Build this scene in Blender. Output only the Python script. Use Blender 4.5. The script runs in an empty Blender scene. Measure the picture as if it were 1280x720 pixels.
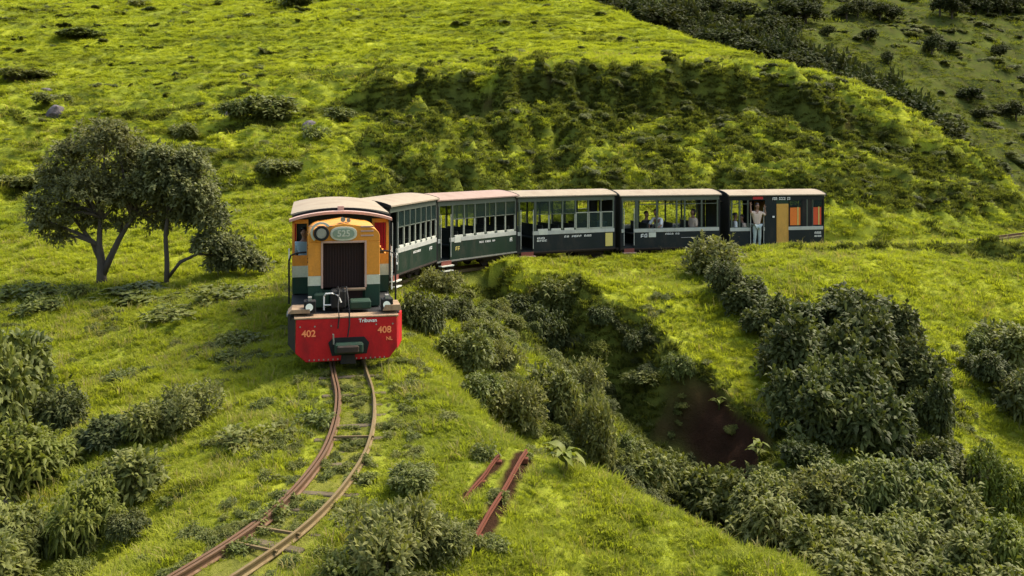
import bpy, bmesh, math, random
import numpy as np
from mathutils import Vector, Matrix, Euler

scene = bpy.context.scene
COL = scene.collection
R = math.radians

# ------------------------------------------------------------------ camera, sky, sun, exposure
CAM_H = 3.69            # eye height above the rail head at the locomotive
F = 1184.0              # focal length in units of a 1280 wide picture
HOR = 185.0             # row of the eye level in a 1280x720 picture
cam_d = bpy.data.cameras.new('camera')
cam = bpy.data.objects.new('camera', cam_d)
COL.objects.link(cam)
cam.location = (0, 0, CAM_H)
cam.rotation_euler = (R(90), 0, 0)
cam_d.sensor_width = 36.0
cam_d.lens = 36.0 * F / 1280.0
cam_d.shift_y = -(360.0 - HOR) / 1280.0
cam_d.clip_start = 0.1
cam_d.clip_end = 3000
scene.camera = cam

SUN_EL = R(54)
SUN_AZ = R(55)          # clockwise from +Y (away from the camera), so behind the scene on the right
world = bpy.data.worlds.new('World')
scene.world = world
world.use_nodes = True
wn, wl = world.node_tree.nodes, world.node_tree.links
bg = wn['Background']
sky = wn.new('ShaderNodeTexSky')
sky.sky_type = 'NISHITA'
sky.sun_disc = False
sky.sun_elevation = SUN_EL
sky.sun_rotation = SUN_AZ
sky.air_density = 1.6
sky.dust_density = 4.0
sky.ozone_density = 0.6
wl.new(sky.outputs[0], bg.inputs[0])
bg.inputs[1].default_value = 0.15
sun_d = bpy.data.lights.new('sun', 'SUN')
sun = bpy.data.objects.new('sun', sun_d)
COL.objects.link(sun)
sun_d.energy = 2.7
sun_d.angle = R(22)
sun_d.color = (1.0, 0.93, 0.80)
sdir = Vector((math.sin(SUN_AZ) * math.cos(SUN_EL), math.cos(SUN_AZ) * math.cos(SUN_EL), math.sin(SUN_EL)))
sun.rotation_euler = sdir.to_track_quat('Z', 'Y').to_euler()

vs = scene.view_settings
vs.view_transform = 'Standard'
vs.look = 'None'
vs.gamma = 1.0
vs.exposure = 1.15
scene.render.engine = 'CYCLES'
scene.cycles.max_bounces = 6
scene.cycles.diffuse_bounces = 3
scene.cycles.glossy_bounces = 2
scene.cycles.transmission_bounces = 4
scene.cycles.transparent_max_bounces = 6

# ------------------------------------------------------------------ tagging helpers
def tag(o, label=None, cat=None, group=None, kind=None):
    if label: o['label'] = label
    if cat: o['category'] = cat
    if group: o['group'] = group
    if kind: o['kind'] = kind
    return o

def link(o, parent=None):
    COL.objects.link(o)
    if parent is not None: o.parent = parent
    return o

def empty(name, loc=(0, 0, 0), rz=0.0, parent=None):
    o = bpy.data.objects.new(name, None)
    o.empty_display_size = 0.2
    o.location = loc
    o.rotation_euler = (0, 0, rz)
    return link(o, parent)

def np_mesh(name, verts, faces, mat=None, smooth=False, mats=None, midx=None):
    """verts (n,3) array, faces: array (m,k) or list of lists"""
    me = bpy.data.meshes.new(name)
    if isinstance(faces, np.ndarray):
        k = faces.shape[1]; m = len(faces)
        me.vertices.add(len(verts)); me.vertices.foreach_set('co', np.asarray(verts, dtype=np.float32).ravel())
        me.loops.add(m * k); me.loops.foreach_set('vertex_index', faces.astype(np.int32).ravel())
        me.polygons.add(m)
        me.polygons.foreach_set('loop_start', np.arange(0, m * k, k, dtype=np.int32))
        me.polygons.foreach_set('loop_total', np.full(m, k, dtype=np.int32))
        me.update(calc_edges=True)
    else:
        me.from_pydata([tuple(v) for v in verts], [], faces)
    if mat: me.materials.append(mat)
    if mats:
        for x in mats: me.materials.append(x)
    if midx is not None: me.polygons.foreach_set('material_index', np.asarray(midx, dtype=np.int32))
    if smooth: me.polygons.foreach_set('use_smooth', np.ones(len(me.polygons), dtype=bool))
    me.update()
    return me

def obj(name, me, parent=None, loc=(0, 0, 0)):
    o = bpy.data.objects.new(name, me)
    o.location = loc
    return link(o, parent)

# ------------------------------------------------------------------ noise (vectorised)
def _hash(ix, iy, seed):
    h = (ix.astype(np.int64) * 374761393 + iy.astype(np.int64) * 668265263 + seed * 974711) & 0xffffffff
    h = ((h ^ (h >> 13)) * 1274126177) & 0xffffffff
    h = h ^ (h >> 16)
    return (h & 0xffff) / 65535.0

def gnoise(x, y, seed=0):
    """2-D gradient noise, about -1..1"""
    x = np.asarray(x, float); y = np.asarray(y, float)
    ix = np.floor(x); iy = np.floor(y); fx = x - ix; fy = y - iy
    ux = fx * fx * fx * (fx * (fx * 6 - 15) + 10); uy = fy * fy * fy * (fy * (fy * 6 - 15) + 10)
    def g(dx, dy):
        a = _hash(ix + dx, iy + dy, seed) * 2 * np.pi
        return np.cos(a) * (fx - dx) + np.sin(a) * (fy - dy)
    a = g(0, 0) * (1 - ux) + g(1, 0) * ux
    b = g(0, 1) * (1 - ux) + g(1, 1) * ux
    return (a * (1 - uy) + b * uy) * 1.5

def fbm(x, y, seed=0, octv=3, gain=0.5):
    s = 0; a = 1.0
    for i in range(octv):
        s = s + a * gnoise(x * 2 ** i, y * 2 ** i, seed + i * 17); a *= gain
    return s

def sstep(a, b, x):
    t = np.clip((np.asarray(x, float) - a) / (b - a), 0, 1)
    return t * t * (3 - 2 * t)
# ------------------------------------------------------------------ the railway line (world coordinates, rail level)
def wpt(px, py, D):
    """world point seen at picture position px, py at distance D along the view"""
    return ((px - 640) / F * D, D, CAM_H + (HOR - py) / F * D)

TRK = np.array([(-7.6, 3.6, -.95), (-5.6, 5.6, -.80), (-4.15, 7.6, -.66), (-3.09, 9.34, -.53), (-2.51, 10.65, -.43), (-2.25, 12.0, -.32),
       (-2.24, 13.2, -.22), (-2.42, 14.6, -.10), (-2.76, 16.0, 0), (-3.32, 18.7, .02), (-3.86, 21.4, .03), (-3.96, 23.9, .04),
       (-3.42, 25.8, .02), (-2.89, 27.7, 0), (-1.65, 29.35, -.03), (-.35, 30.8, -.05), (1.5, 31.75, -.08), (3.27, 32.54, -.10), (5.2, 33.07, -.12), (7.16, 33.58, -.14),
       (9.1, 34.04, -.16), (11.2, 34.5, -.18), (15.0, 35.6, -.1), (20, 37.6, .25), (26, 40.6, .5)])
def catmull(P, n=14):
    out = []
    Q = np.vstack([2 * P[0] - P[1], P, 2 * P[-1] - P[-2]])
    for i in range(1, len(Q) - 2):
        p0, p1, p2, p3 = Q[i - 1], Q[i], Q[i + 1], Q[i + 2]
        for t in np.linspace(0, 1, n, endpoint=False):
            out.append(.5 * ((2 * p1) + (-p0 + p2) * t + (2 * p0 - 5 * p1 + 4 * p2 - p3) * t * t + (-p0 + 3 * p1 - 3 * p2 + p3) * t ** 3))
    out.append(P[-1])
    return np.array(out)
TRKD = catmull(TRK)

def path_dist(x, y, P):
    """distance to polyline P (n,2+), height of the nearest point (if any), signed side"""
    x = np.asarray(x, float).ravel(); y = np.asarray(y, float).ravel()
    best = np.full(x.shape, 1e9); bz = np.zeros(x.shape); side = np.zeros(x.shape)
    for i in range(len(P) - 1):
        ax, ay = P[i][:2]; bx, by = P[i + 1][:2]
        dx, dy = bx - ax, by - ay; L2 = dx * dx + dy * dy + 1e-12
        t = np.clip(((x - ax) * dx + (y - ay) * dy) / L2, 0, 1)
        ex = x - ax - t * dx; ey = y - ay - t * dy
        d = ex * ex + ey * ey
        m = d < best
        best = np.where(m, d, best)
        if P.shape[1] > 2: bz = np.where(m, P[i][2] + t * (P[i + 1][2] - P[i][2]), bz)
        side = np.where(m, np.sign(dx * (y - ay) - dy * (x - ax)), side)
    return np.sqrt(best), bz, side

# ------------------------------------------------------------------ ground control points: (px, py, D)
GC = [  # left meadow and foot of the hill
 (-150,720,10.5),(0,720,11.0),(110,720,10.6),(60,640,12.6),(-150,560,16),(0,580,14.6),(120,600,13.2),(250,600,11.8),(170,660,11.2),
 (60,520,17),(180,520,15.4),(260,520,14.6),(330,500,15.0),(0,470,19.3),(120,470,18.8),(230,460,17.9),(300,440,18.4),(-200,440,20),
 (0,400,23),(120,395,22.8),(220,390,22.4),(310,385,21.3),(-250,350,27),(0,355,26.4),(128,358,25.9),(208,356,25.6),(300,350,25.2),
 (-250,280,36),(0,300,32),(120,300,31.5),(220,300,30.7),(310,300,29.4),(0,250,38),(100,250,37.6),(220,250,36.5),(330,250,34.5),
 (-300,200,46),(0,200,45),(120,200,44),(250,200,42.5),(360,200,40),(0,150,52.5),(150,150,51.5),(300,150,49.5),(400,150,48),
 (-350,100,64),(0,100,61),(150,100,60.5),(300,100,58),(420,100,55),(0,50,74),(150,50,73),(300,50,71),(450,50,69),(600,50,67),(-350,0,92),
 (0,0,93),(150,0,93),(300,0,93),(450,0,93),(600,0,92),(690,0,91),
 # bank behind the train
 (450,240,32.5),(520,232,33.8),(450,210,37),(560,215,36.5),(640,228,36.8),(720,232,37.2),(800,232,37.7),(900,232,38.2),(1000,240,38.4),
 (480,170,42.5),(560,165,42.6),(640,180,41.6),(740,185,41.5),(840,185,42),(940,185,42.2),(1040,195,41.8),
 (480,135,47),(560,130,47),(640,130,45.6),(740,135,45.6),(840,135,45.8),(940,135,46.4),(1040,150,47),
 (500,120,49.5),(560,112,49.5),(640,104,49.2),(700,99,49),(760,97,49),(830,96,49),(900,97,49.3),(960,101,50),(1020,110,51),(1080,124,52),(1130,142,52.6),
 (560,80,58),(700,75,57.5),(800,75,57),(880,80,56.5),(960,88,57),(700,40,68),(780,55,66),
 # crest of the dome
 (720,2,88),(760,14,83),(800,28,79),(850,45,74),(900,62,69),(950,78,65),(1000,93,61.5),(1050,107,58.5),(1100,124,56),(1150,148,53.6),
 # slope right of the train
 (1060,240,38.8),(1120,240,40),(1180,245,41.5),(1240,260,42),(1100,200,43.5),(1150,210,44.5),(1200,225,45.5),(1160,165,51),(1190,185,50),(1220,205,49),(1250,226,48),(1280,248,47),(1340,290,45),
 (1100,280,35.8),(1180,285,36.5),(1250,292,37.2),(1340,310,38),(1500,330,40),
 # grass mound in front of the last coach and the slope below it
 (905,334,29.8),(950,326,29.8),(985,320,30.6),(1030,316,31.4),(1100,312,31.8),(1170,312,32.2),(1210,313,32.6),(1280,318,33.2),(1450,330,35),
 (930,340,28.2),(1000,340,28.0),(1080,330,28.6),(1160,335,29.0),(1240,345,29.6),(940,355,26.6),(1010,370,26.0),(1090,375,26.4),(1170,385,26.6),(1250,390,27.4),(1400,400,28),
 (1180,430,24.4),(1230,450,24.2),(1280,470,24),(1200,500,22.3),(1260,530,22),(1240,590,20),(1300,620,19),(1400,560,22),
 # grass spur left of the dark tree, right of the gully edge
 (720,348,28.6),(780,349,29.2),(850,351,28.9),(905,358,28.0),(780,358,26.6),(850,375,25.8),(900,400,24.9),(850,425,24),(900,460,22.9),(940,440,23.5),(940,520,21.0),(960,560,19.6),(975,600,18.2),
 (1000,450,23.2),(1060,480,22.2),(1120,500,22.0),(1020,540,20),(1100,560,19.6),(1160,570,19.6),
 # gully left of the edge
 (660,338,27.6),(700,340,27.7),(600,350,26.0),(540,375,23.2),(560,400,21.6),(610,390,23.4),(660,380,24.6),(720,400,24.4),(760,410,24.3),(640,430,21.6),(700,440,22.0),(760,460,21.8),(820,490,21.2),(860,530,20.3),
 (600,475,18.8),(660,500,18.8),(720,520,19.2),(780,545,19.3),(850,590,18.7),(900,620,18.2),(960,640,17.8),(740,570,17.6),(800,605,17.0),(860,650,16.4),
 (920,700,15.7),(1000,700,16.0),(1080,680,16.8),(1160,680,17.0),(1280,700,16.8),(1040,760,14.9),(1200,780,15.0),(1400,720,16.5),(1100,620,18.2),(1200,630,18.4),
 # near spur under the track
 (500,420,18.6),(530,450,16.6),(565,480,15.2),(600,520,13.9),(650,556,12.9),(700,578,12.65),(760,602,12.3),(830,632,11.9),(900,664,11.55),(960,694,11.25),(1015,722,11.0),(1110,780,10.3),
 (480,480,15.2),(520,540,13.0),(560,600,11.6),(640,620,11.4),(700,660,10.85),(800,690,10.7),(640,690,10.2),(560,680,10.2),(460,640,10.9),(440,700,9.9),(640,740,9.6),(800,760,9.9),
 (380,470,15.8),(350,520,13.8),(300,580,12.3),(220,650,11.2),(160,700,10.4),(350,600,11.6),
]
GX = [wpt(*c) for c in GC]
# hidden ground: (x, y, z)
GX += [(-9, 6, -1.6), (-6, 8.2, -1.05), (-4, 4, -1.0), (0, 4.5, -1.05), (3, 5, -1.3), (7, 6, -2.4), (-3, 1.5, -1.3), (2, 1.5, -1.5), (7, 2, -2.6), (-9, 2, -2.0), (0, 7, -.85), (-2, 6.5, -.8),
       (4.6, 12.0, -3.2), (6.0, 9.8, -3.3), (3.5, 13.2, -3.0), (2.3, 13.9, -2.5), (1.2, 14.5, -2.0), (.3, 15.3, -1.5),(-.5,16.4,-1.1),
       (9, 9, -3.2), (12, 12, -3.4), (14, 7, -3.4),
       # behind the crest: the ground falls into the next valley
       (10.5, 95, 12), (16, 92, 9), (22, 88, 5), (26, 82, 2), (29, 76, -.5), (31, 70, -3), (32, 62, -5), (33, 56, -6.5), (36, 52, -7), (42, 50, -7), (17, 110, 9), (26, 104, 3), (34, 96, -3), (40, 86, -6), (44, 72, -7.5),
       (5, 110, 17), (-30, 120, 26), (0, 125, 24), (-70, 120, 26), (-110, 100, 24), (-60, 90, 20), (-30, 180, 38), (0, 190, 38), (-120, 200, 40)]
# far hillside across the valley
FH = [(1300,300,95),(1300,240,112),(1230,215,112),(1180,170,118),(1120,130,122),(1060,112,122),(1000,92,124),(1280,180,130),(1200,130,135),(1280,120,150),(1130,100,134),(1190,80,152),(1280,70,168),
      (1060,80,136),(1000,60,140),(930,60,132),(880,40,136),(820,20,140),(760,-8,148),(960,20,160),(1040,40,155),(1100,50,158),(1180,30,180),(1280,20,195),(1040,0,185),(1140,-10,200),(880,-10,175),(820,-30,190),(1280,-40,235),(1100,-60,240),(900,-80,240),(1500,100,170),(1500,-20,240),(1500,260,120)]
GX += [wpt(*c) for c in FH]
GX += [(0, 330, 90), (120, 330, 110), (260, 330, 100), (-150, 330, 80), (400, 200, 60), (300, 420, 120), (0, 420, 115), (-200, 420, 100), (160, 100, 10), (250, 60, 20)]
GX = np.array(GX, float)

def _uv(x, y):
    y = np.maximum(y, 1.0)
    return x / y, 1.15 * np.log(y)
_cu, _cv = _uv(GX[:, 0], GX[:, 1])
_q = (GX[:, 2] - CAM_H) / GX[:, 1]
_C = 0.025
_K = np.sqrt((_cu[:, None] - _cu[None]) ** 2 + (_cv[:, None] - _cv[None]) ** 2 + _C ** 2)
_w = np.linalg.lstsq(np.block([[_K + np.eye(len(_q)) * -0.0015, np.ones((len(_q), 1))], [np.ones((1, len(_q))), np.zeros((1, 1))]]), np.append(_q, 0), rcond=None)[0]

def rbf(x, y):
    u, v = _uv(x, y)
    out = np.empty(len(u))
    for i in range(0, len(u), 20000):
        s = slice(i, i + 20000)
        K = np.sqrt((u[s, None] - _cu[None]) ** 2 + (v[s, None] - _cv[None]) ** 2 + _C ** 2)
        out[s] = K @ _w[:-1] + _w[-1]
    return out * np.maximum(y, 1.0) + CAM_H

def poly2(pts):
    return np.array([wpt(*p) for p in pts])
BANK = poly2([(380,150,50),(430,138,50.3),(470,132,50.5),(500,121,50),(560,113,49.8),(600,108,49.5),(640,104,49.2),(700,99,49),(760,97,49),(830,96,49),(900,97,49.3),(960,104,49.4),(1020,118,49),(1080,138,48.4),(1130,158,48),(1165,176,47.5)])[:, :2]
GULLY = poly2([(665,332,28.6),(690,334,28.4),(712,338,28.0),(735,352,27.0),(752,368,26.0),(780,385,25.3),(805,405,24.7),(830,425,24.0),(850,447,23.3),(884,470,22.7),(912,494,22.1),(946,522,21.2),(972,555,19.9),(984,590,18.6),(982,612,17.8)])[:, :2]
BANKC = catmull(BANK, 6); GULLYC = catmull(GULLY, 8)

RUST1 = poly2([(655,576,12.5),(600,672,10.4)])[:, :2]; RUST2 = poly2([(625,576,12.2),(580,630,11.3)])[:, :2]
def masks(x, y):
    """(bank face, bank edge distance signed up, gully distance signed (+ = low side), track distance, track z)"""
    dt, tz, ts = path_dist(x, y, TRKD[::3])
    wx = x + .9 * gnoise(x / 2.1, y / 2.1, 71) + .5 * gnoise(x / .8, y / .8, 72)
    wy = y + .9 * gnoise(x / 2.1, y / 2.1, 73) + .5 * gnoise(x / .8, y / .8, 74)
    db, _, sb = path_dist(wx, wy, BANKC[::2])
    gx = x + .22 * gnoise(x / .6, y / .6, 75) + .55 * gnoise(x / 1.9, y / 1.9, 77); gy = y + .22 * gnoise(x / .6, y / .6, 76) + .55 * gnoise(x / 1.9, y / 1.9, 78)
    dg, _, sg = path_dist(gx, gy, GULLYC[::2])
    ex, ey = BANKC[0]; fx, fy = BANKC[-1]
    endb = sstep(ex - 1, ex + 5, x) * (1 - sstep(fx - 3, fx + 1, x))
    face = (sb < 0) * (y > 31.2) * sstep(2.0, 3.5, dt) * sstep(-9, -4, x) * (y < 54)
    # gully: low side is the side towards the left; sides by the polyline running from far to near
    endg = sstep(0, 1.6, np.hypot(x - GULLYC[0][0], y - GULLYC[0][1])) * sstep(0, 2.0, np.hypot(x - GULLYC[-1][0], y - GULLYC[-1][1]))
    return face, db * sb, endb, dg * -sg, endg, dt, tz

def H(x, y, full=False):
    shp = np.shape(x)
    x = np.asarray(x, float).ravel(); y = np.asarray(y, float).ravel()
    z = rbf(x, y)
    face, db, endb, dg, endg, dt, tz = masks(x, y)
    # scarp at the top of the bank
    up = np.clip(db, 0, None); dn = np.clip(-db, 0, None)
    z += endb * np.where(db > 0, .35 * np.exp(-up / 5.0), .35 - 1.9 * sstep(0, 1.2, dn)) * np.where(db > 0, 1, np.exp(-np.clip(dn - 1.0, 0, None) / 4.5))
    # eroded edge of the gully
    low = np.clip(dg, 0, None); high = np.clip(-dg, 0, None)
    z += endg * np.where(dg > 0, .06 - 1.9 * sstep(-.15, 1.6, low), .06) * np.where(dg > 0, np.exp(-np.clip(low - 1.6, 0, None) / 1.6), np.exp(-high / 1.0))
    # relief that grows with distance
    far = sstep(26, 60, y)
    amp = .075 + .075 * far + .25 * sstep(90, 160, y)
    w = 1.0 + 1.6 * far + 4 * sstep(90, 160, y)
    calm = sstep(.9, 3.4, dt)
    lump = fbm(x / (1.7 * w), y / (1.7 * w), 3, 3, .55)
    z += calm * amp * 1.3 * lump
    # small soft hummocks
    hum = np.abs(gnoise(x / .55 + 9, y / .55, 11)); hum2 = np.abs(gnoise(x / 1.15, y / 1.15 + 5, 12))
    near = 1 - sstep(35, 60, y)
    z += calm * (.09 * (.45 - hum) * near + .13 * (.4 - hum2) * sstep(18, 30, y))
    # bank and right-hand slope: round bushy swellings and runnels down the slope
    rs = np.maximum(face * (y < 54), sstep(9, 12, x) * sstep(33, 36, y) * (1 - sstep(50, 56, y)))
    lx = x + 1.2 * gnoise(x / 4, y / 4, 31)
    run = np.abs(gnoise((lx + y * .55) / 1.7, (y - lx * .3) / 5.5, 21))
    cell = np.abs(gnoise(x / 1.5, y / 1.5, 22)) + .5 * np.abs(gnoise(x / .7, y / .7, 23))
    z += rs * calm * (1.1 * (run - .3) + .95 * (.45 - cell) + .22 * (.4 - np.abs(gnoise(x / .8, y / 1.0, 24))))
    # left hillside: mounds and terracettes along the contours
    lh = (1 - sstep(0, 9, x)) * sstep(31, 38, y)
    hill = np.clip(sstep(47, 53, y) + lh, 0, 1) * (1 - sstep(110, 125, y)) * (1 - rs)
    ph = z / np.where(y > 90, 1.3, .62) + .9 * gnoise(x / 12, y / 12, 41) + .16 * gnoise(x / 4, y / 3, 42)
    fr = ph - np.floor(ph)
    terr = np.where(fr < .72, fr / .72, (1 - fr) / .28) - .5
    z += hill * (.24 + .22 * sstep(-5, 18, -x)) * terr * (.55 + .45 * sstep(-.2, .5, gnoise(x / 7, y / 11, 43)))
    lm = lh * (1 - sstep(52, 62, y))
    z += lm * (1.25 * (.4 - np.abs(gnoise(x / 3.6, y / 4.8, 51))) + .5 * (.4 - np.abs(gnoise(x / 1.5, y / 1.9, 52))))
    # far hillside: contour ledges and folds
    fh = sstep(95, 115, y)
    ph2 = z / 3.0 + .8 * gnoise(x / 30, y / 30, 61); f2 = ph2 - np.floor(ph2)
    z += fh * (.9 * (np.where(f2 < .7, f2 / .7, (1 - f2) / .3) - .5) + 3.5 * (.3 - np.abs(gnoise((x - y * .5) / 26, (y + x * .2) / 60, 62))))
    # fine turf lumps everywhere, larger with distance
    fw = .42 + .5 * far
    z += calm * (.05 + .03 * far) * (.5 - np.abs(gnoise(x / fw, y / (fw * 1.25), 91)) - .5 * np.abs(gnoise(x / (fw * .45), y / (fw * .5), 92)))
    # formation under the rails
    bed = 1 - sstep(.55, 1.7, dt)
    z = z * (1 - bed) + (tz - .11 - .03 * gnoise(x / .3, y / .3, 66)) * bed
    # behind the train the formation is a level bench
    if full: return z.reshape(shp), face, db, endb, dg, endg, dt, rs
    return z.reshape(shp)

def hit(px, py, dmin=5.0, dmax=330.0):
    """where the line of sight through picture position px, py meets the ground"""
    D = np.exp(np.linspace(math.log(dmin), math.log(dmax), 700))
    X = (px - 640) / F * D
    Z = CAM_H + (HOR - py) / F * D
    h = H(X, D)
    i = np.argmax(h >= Z)
    if not (h >= Z).any(): i = len(D) - 1
    if i > 0:
        a = (h[i - 1] - Z[i - 1]); b = (h[i] - Z[i]); t = a / (a - b) if a != b else 0
        d = D[i - 1] + (D[i] - D[i - 1]) * t
    else: d = D[0]
    x = (px - 640) / F * d
    return x, d, float(H(np.array([x]), np.array([d]))[0])

# ------------------------------------------------------------------ node material helpers
def newmat(name):
    m = bpy.data.materials.new(name); m.use_nodes = True
    nt = m.node_tree
    return m, nt, nt.nodes['Principled BSDF']

def mix_rgb(nt, fac, a, b, blend='MIX'):
    n = nt.nodes.new('ShaderNodeMix'); n.data_type = 'RGBA'; n.blend_type = blend
    for sock, v in ((n.inputs[0], fac), (n.inputs[6], a), (n.inputs[7], b)):
        if isinstance(v, bpy.types.NodeSocket): nt.links.new(v, sock)
        elif isinstance(v, (int, float)): sock.default_value = v
        else: sock.default_value = (*v[:3], 1)
    return n.outputs[2]

def noise(nt, scale, detail=4, rough=.6, vec=None, stretch=None):
    n = nt.nodes.new('ShaderNodeTexNoise'); n.inputs['Scale'].default_value = scale
    n.inputs['Detail'].default_value = detail; n.inputs['Roughness'].default_value = rough
    if vec is None:
        g = nt.nodes.new('ShaderNodeNewGeometry'); vec = g.outputs['Position']
    if stretch:
        mp = nt.nodes.new('ShaderNodeMapping'); mp.inputs['Scale'].default_value = stretch
        nt.links.new(vec, mp.inputs[0]); vec = mp.outputs[0]
    nt.links.new(vec, n.inputs['Vector'])
    return n.outputs[0]

def ramp(nt, fac, stops):
    r = nt.nodes.new('ShaderNodeValToRGB')
    el = r.color_ramp.elements
    while len(el) < len(stops): el.new(.5)
    for e, (p, c) in zip(el, stops):
        e.position = p; e.color = (*c, 1) if len(c) == 3 else c
    nt.links.new(fac, r.inputs[0])
    return r.outputs[0]

def frange(nt, v, a, b, c=0., d=1.):
    n = nt.nodes.new('ShaderNodeMapRange'); n.inputs[1].default_value = a; n.inputs[2].default_value = b
    n.inputs[3].default_value = c; n.inputs[4].default_value = d
    nt.links.new(v, n.inputs[0]); return n.outputs[0]

def attr(nt, name, out='Fac'):
    n = nt.nodes.new('ShaderNodeAttribute'); n.attribute_name = name
    return n.outputs[out]

GRASS_Y = (.285, .305, .030)     # yellow green, sunny meadow grass
GRASS_G = (.185, .215, .026)
GRASS_D = (.070, .090, .018)     # rank dark grass
GRASS_B = (.17, .150, .04)     # dry

def grass_colour(nt):
    """colour of the grass by place, shared by the ground sheet and the tufts that stand on it"""
    a = noise(nt, .22, 4, .6)
    b = noise(nt, 1.9, 4, .6)
    c1 = mix_rgb(nt, frange(nt, a, .38, .60), GRASS_G, GRASS_Y)
    c2 = mix_rgb(nt, frange(nt, b, .50, .70), c1, GRASS_G)
    d = noise(nt, .9, 5, .65, stretch=(1, 1, 2.5))
    c3 = mix_rgb(nt, frange(nt, d, .60, .76, 0, .6), c2, GRASS_D)
    gp = nt.nodes.new('ShaderNodeNewGeometry'); sp = nt.nodes.new('ShaderNodeSeparateXYZ'); nt.links.new(gp.outputs['Position'], sp.inputs[0])
    upland = frange(nt, sp.outputs['Y'], 30, 40)
    bd = noise(nt, 1.0, 5, .6, stretch=(.22, .16, 1.3))
    band = frange(nt, bd, .50, .64, 0, .85)  # dark contour bands: shade of hill risers and hollows put into the colour
    ml = nt.nodes.new('ShaderNodeMath'); ml.operation = 'MULTIPLY'; nt.links.new(upland, ml.inputs[0]); nt.links.new(band, ml.inputs[1])
    c3 = mix_rgb(nt, ml.outputs[0], c3, mix_rgb(nt, noise(nt, 2.2, 4, .6), (.070, .080, .020), (.130, .145, .026)))
    e = noise(nt, 3.1, 3, .6)
    c3 = mix_rgb(nt, frange(nt, e, .60, .75, 0, .55), c3, GRASS_B)
    # grass colour turns darker and duller on the far hillside
    return mix_rgb(nt, frange(nt, sp.outputs['Y'], 98, 106), c3, mix_rgb(nt, frange(nt, noise(nt, .09, 6, .65, stretch=(1, .7, 2.5)), .4, .6), (.032, .042, .013), (.078, .092, .020)))

def cover(x, y, db, endb, dg, endg, dt, face):
    """share of dark cover (scrub, brow band, painted gully shade) and of bare soil"""
    nz = fbm(x / 1.9, y / 1.9, 81, 3)
    scarp = endb * (db < -.15) * sstep(-3.2, -1.6, db)
    dull = face * (.14 + .62 * sstep(-.30, .45, nz))
    dull = np.maximum(dull, scarp * (.75 + .25 * sstep(-.3, .3, nz)))  # darker band just below the brow
    dull = np.maximum(dull, face * sstep(6.0, 3.4, dt) * .85)
    dull = np.maximum(dull, (dg > 0) * endg * sstep(4.5, 1.5, dg) * .8)  # ground below the gully lip darkened: its shadow put into the colour
    rs2 = sstep(9, 12, x) * sstep(33, 36, y) * (1 - sstep(50, 56, y)) * (1 - face)
    dull = np.maximum(dull, rs2 * .5 * sstep(-.1, .5, nz))
    lh = (1 - sstep(0, 9, x)) * sstep(29, 36, y) * (1 - sstep(90, 100, y))
    dull = np.maximum(dull, lh * .6 * sstep(.15, .7, fbm(x / 5.5, y / 1.5, 87, 3)) * (1 - .6 * sstep(50, 60, y)))
    px = 640 + F * x / y
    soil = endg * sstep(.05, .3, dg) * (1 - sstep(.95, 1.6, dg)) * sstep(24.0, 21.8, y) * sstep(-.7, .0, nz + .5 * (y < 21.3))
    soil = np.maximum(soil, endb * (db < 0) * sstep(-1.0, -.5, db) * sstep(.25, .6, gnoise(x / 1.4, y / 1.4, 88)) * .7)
    return np.clip(dull, 0, 1), np.clip(soil, 0, 1)

def make_ground_mat():
    m, nt, p = newmat('meadow_ground')
    g = grass_colour(nt)
    dull = attr(nt, 'dull')           # how far scrub colour and painted gully shade replace the meadow grass
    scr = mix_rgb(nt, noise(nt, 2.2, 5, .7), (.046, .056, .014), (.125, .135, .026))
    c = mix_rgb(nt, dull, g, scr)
    soil = mix_rgb(nt, noise(nt, 2.5, 8, .75), (.018, .012, .008), (.062, .030, .017))
    farc = mix_rgb(nt, frange(nt, noise(nt, .12, 6, .65, stretch=(1, .6, 2)), .38, .62), (.032, .042, .013), (.078, .092, .020))
    farc = mix_rgb(nt, frange(nt, noise(nt, .5, 6, .7), .45, .7), farc, (.072, .068, .024))
    c = mix_rgb(nt, attr(nt, 'farhill'), c, farc)
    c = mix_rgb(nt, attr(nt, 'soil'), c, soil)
    ball = mix_rgb(nt, noise(nt, 6, 5, .7), (.05, .048, .016), (.15, .12, .05))
    c = mix_rgb(nt, attr(nt, 'bed'), c, ball)
    nt.links.new(c, p.inputs['Base Color'])
    p.inputs['Roughness'].default_value = .95
    p.inputs['Specular IOR Level'].default_value = .0
    bp = nt.nodes.new('ShaderNodeBump'); bp.inputs['Distance'].default_value = .12; bp.inputs['Strength'].default_value = .8
    hn = noise(nt, 5, 8, .72)
    nt.links.new(hn, bp.inputs['Height']); nt.links.new(bp.outputs[0], p.inputs['Normal'])
    return m

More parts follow.
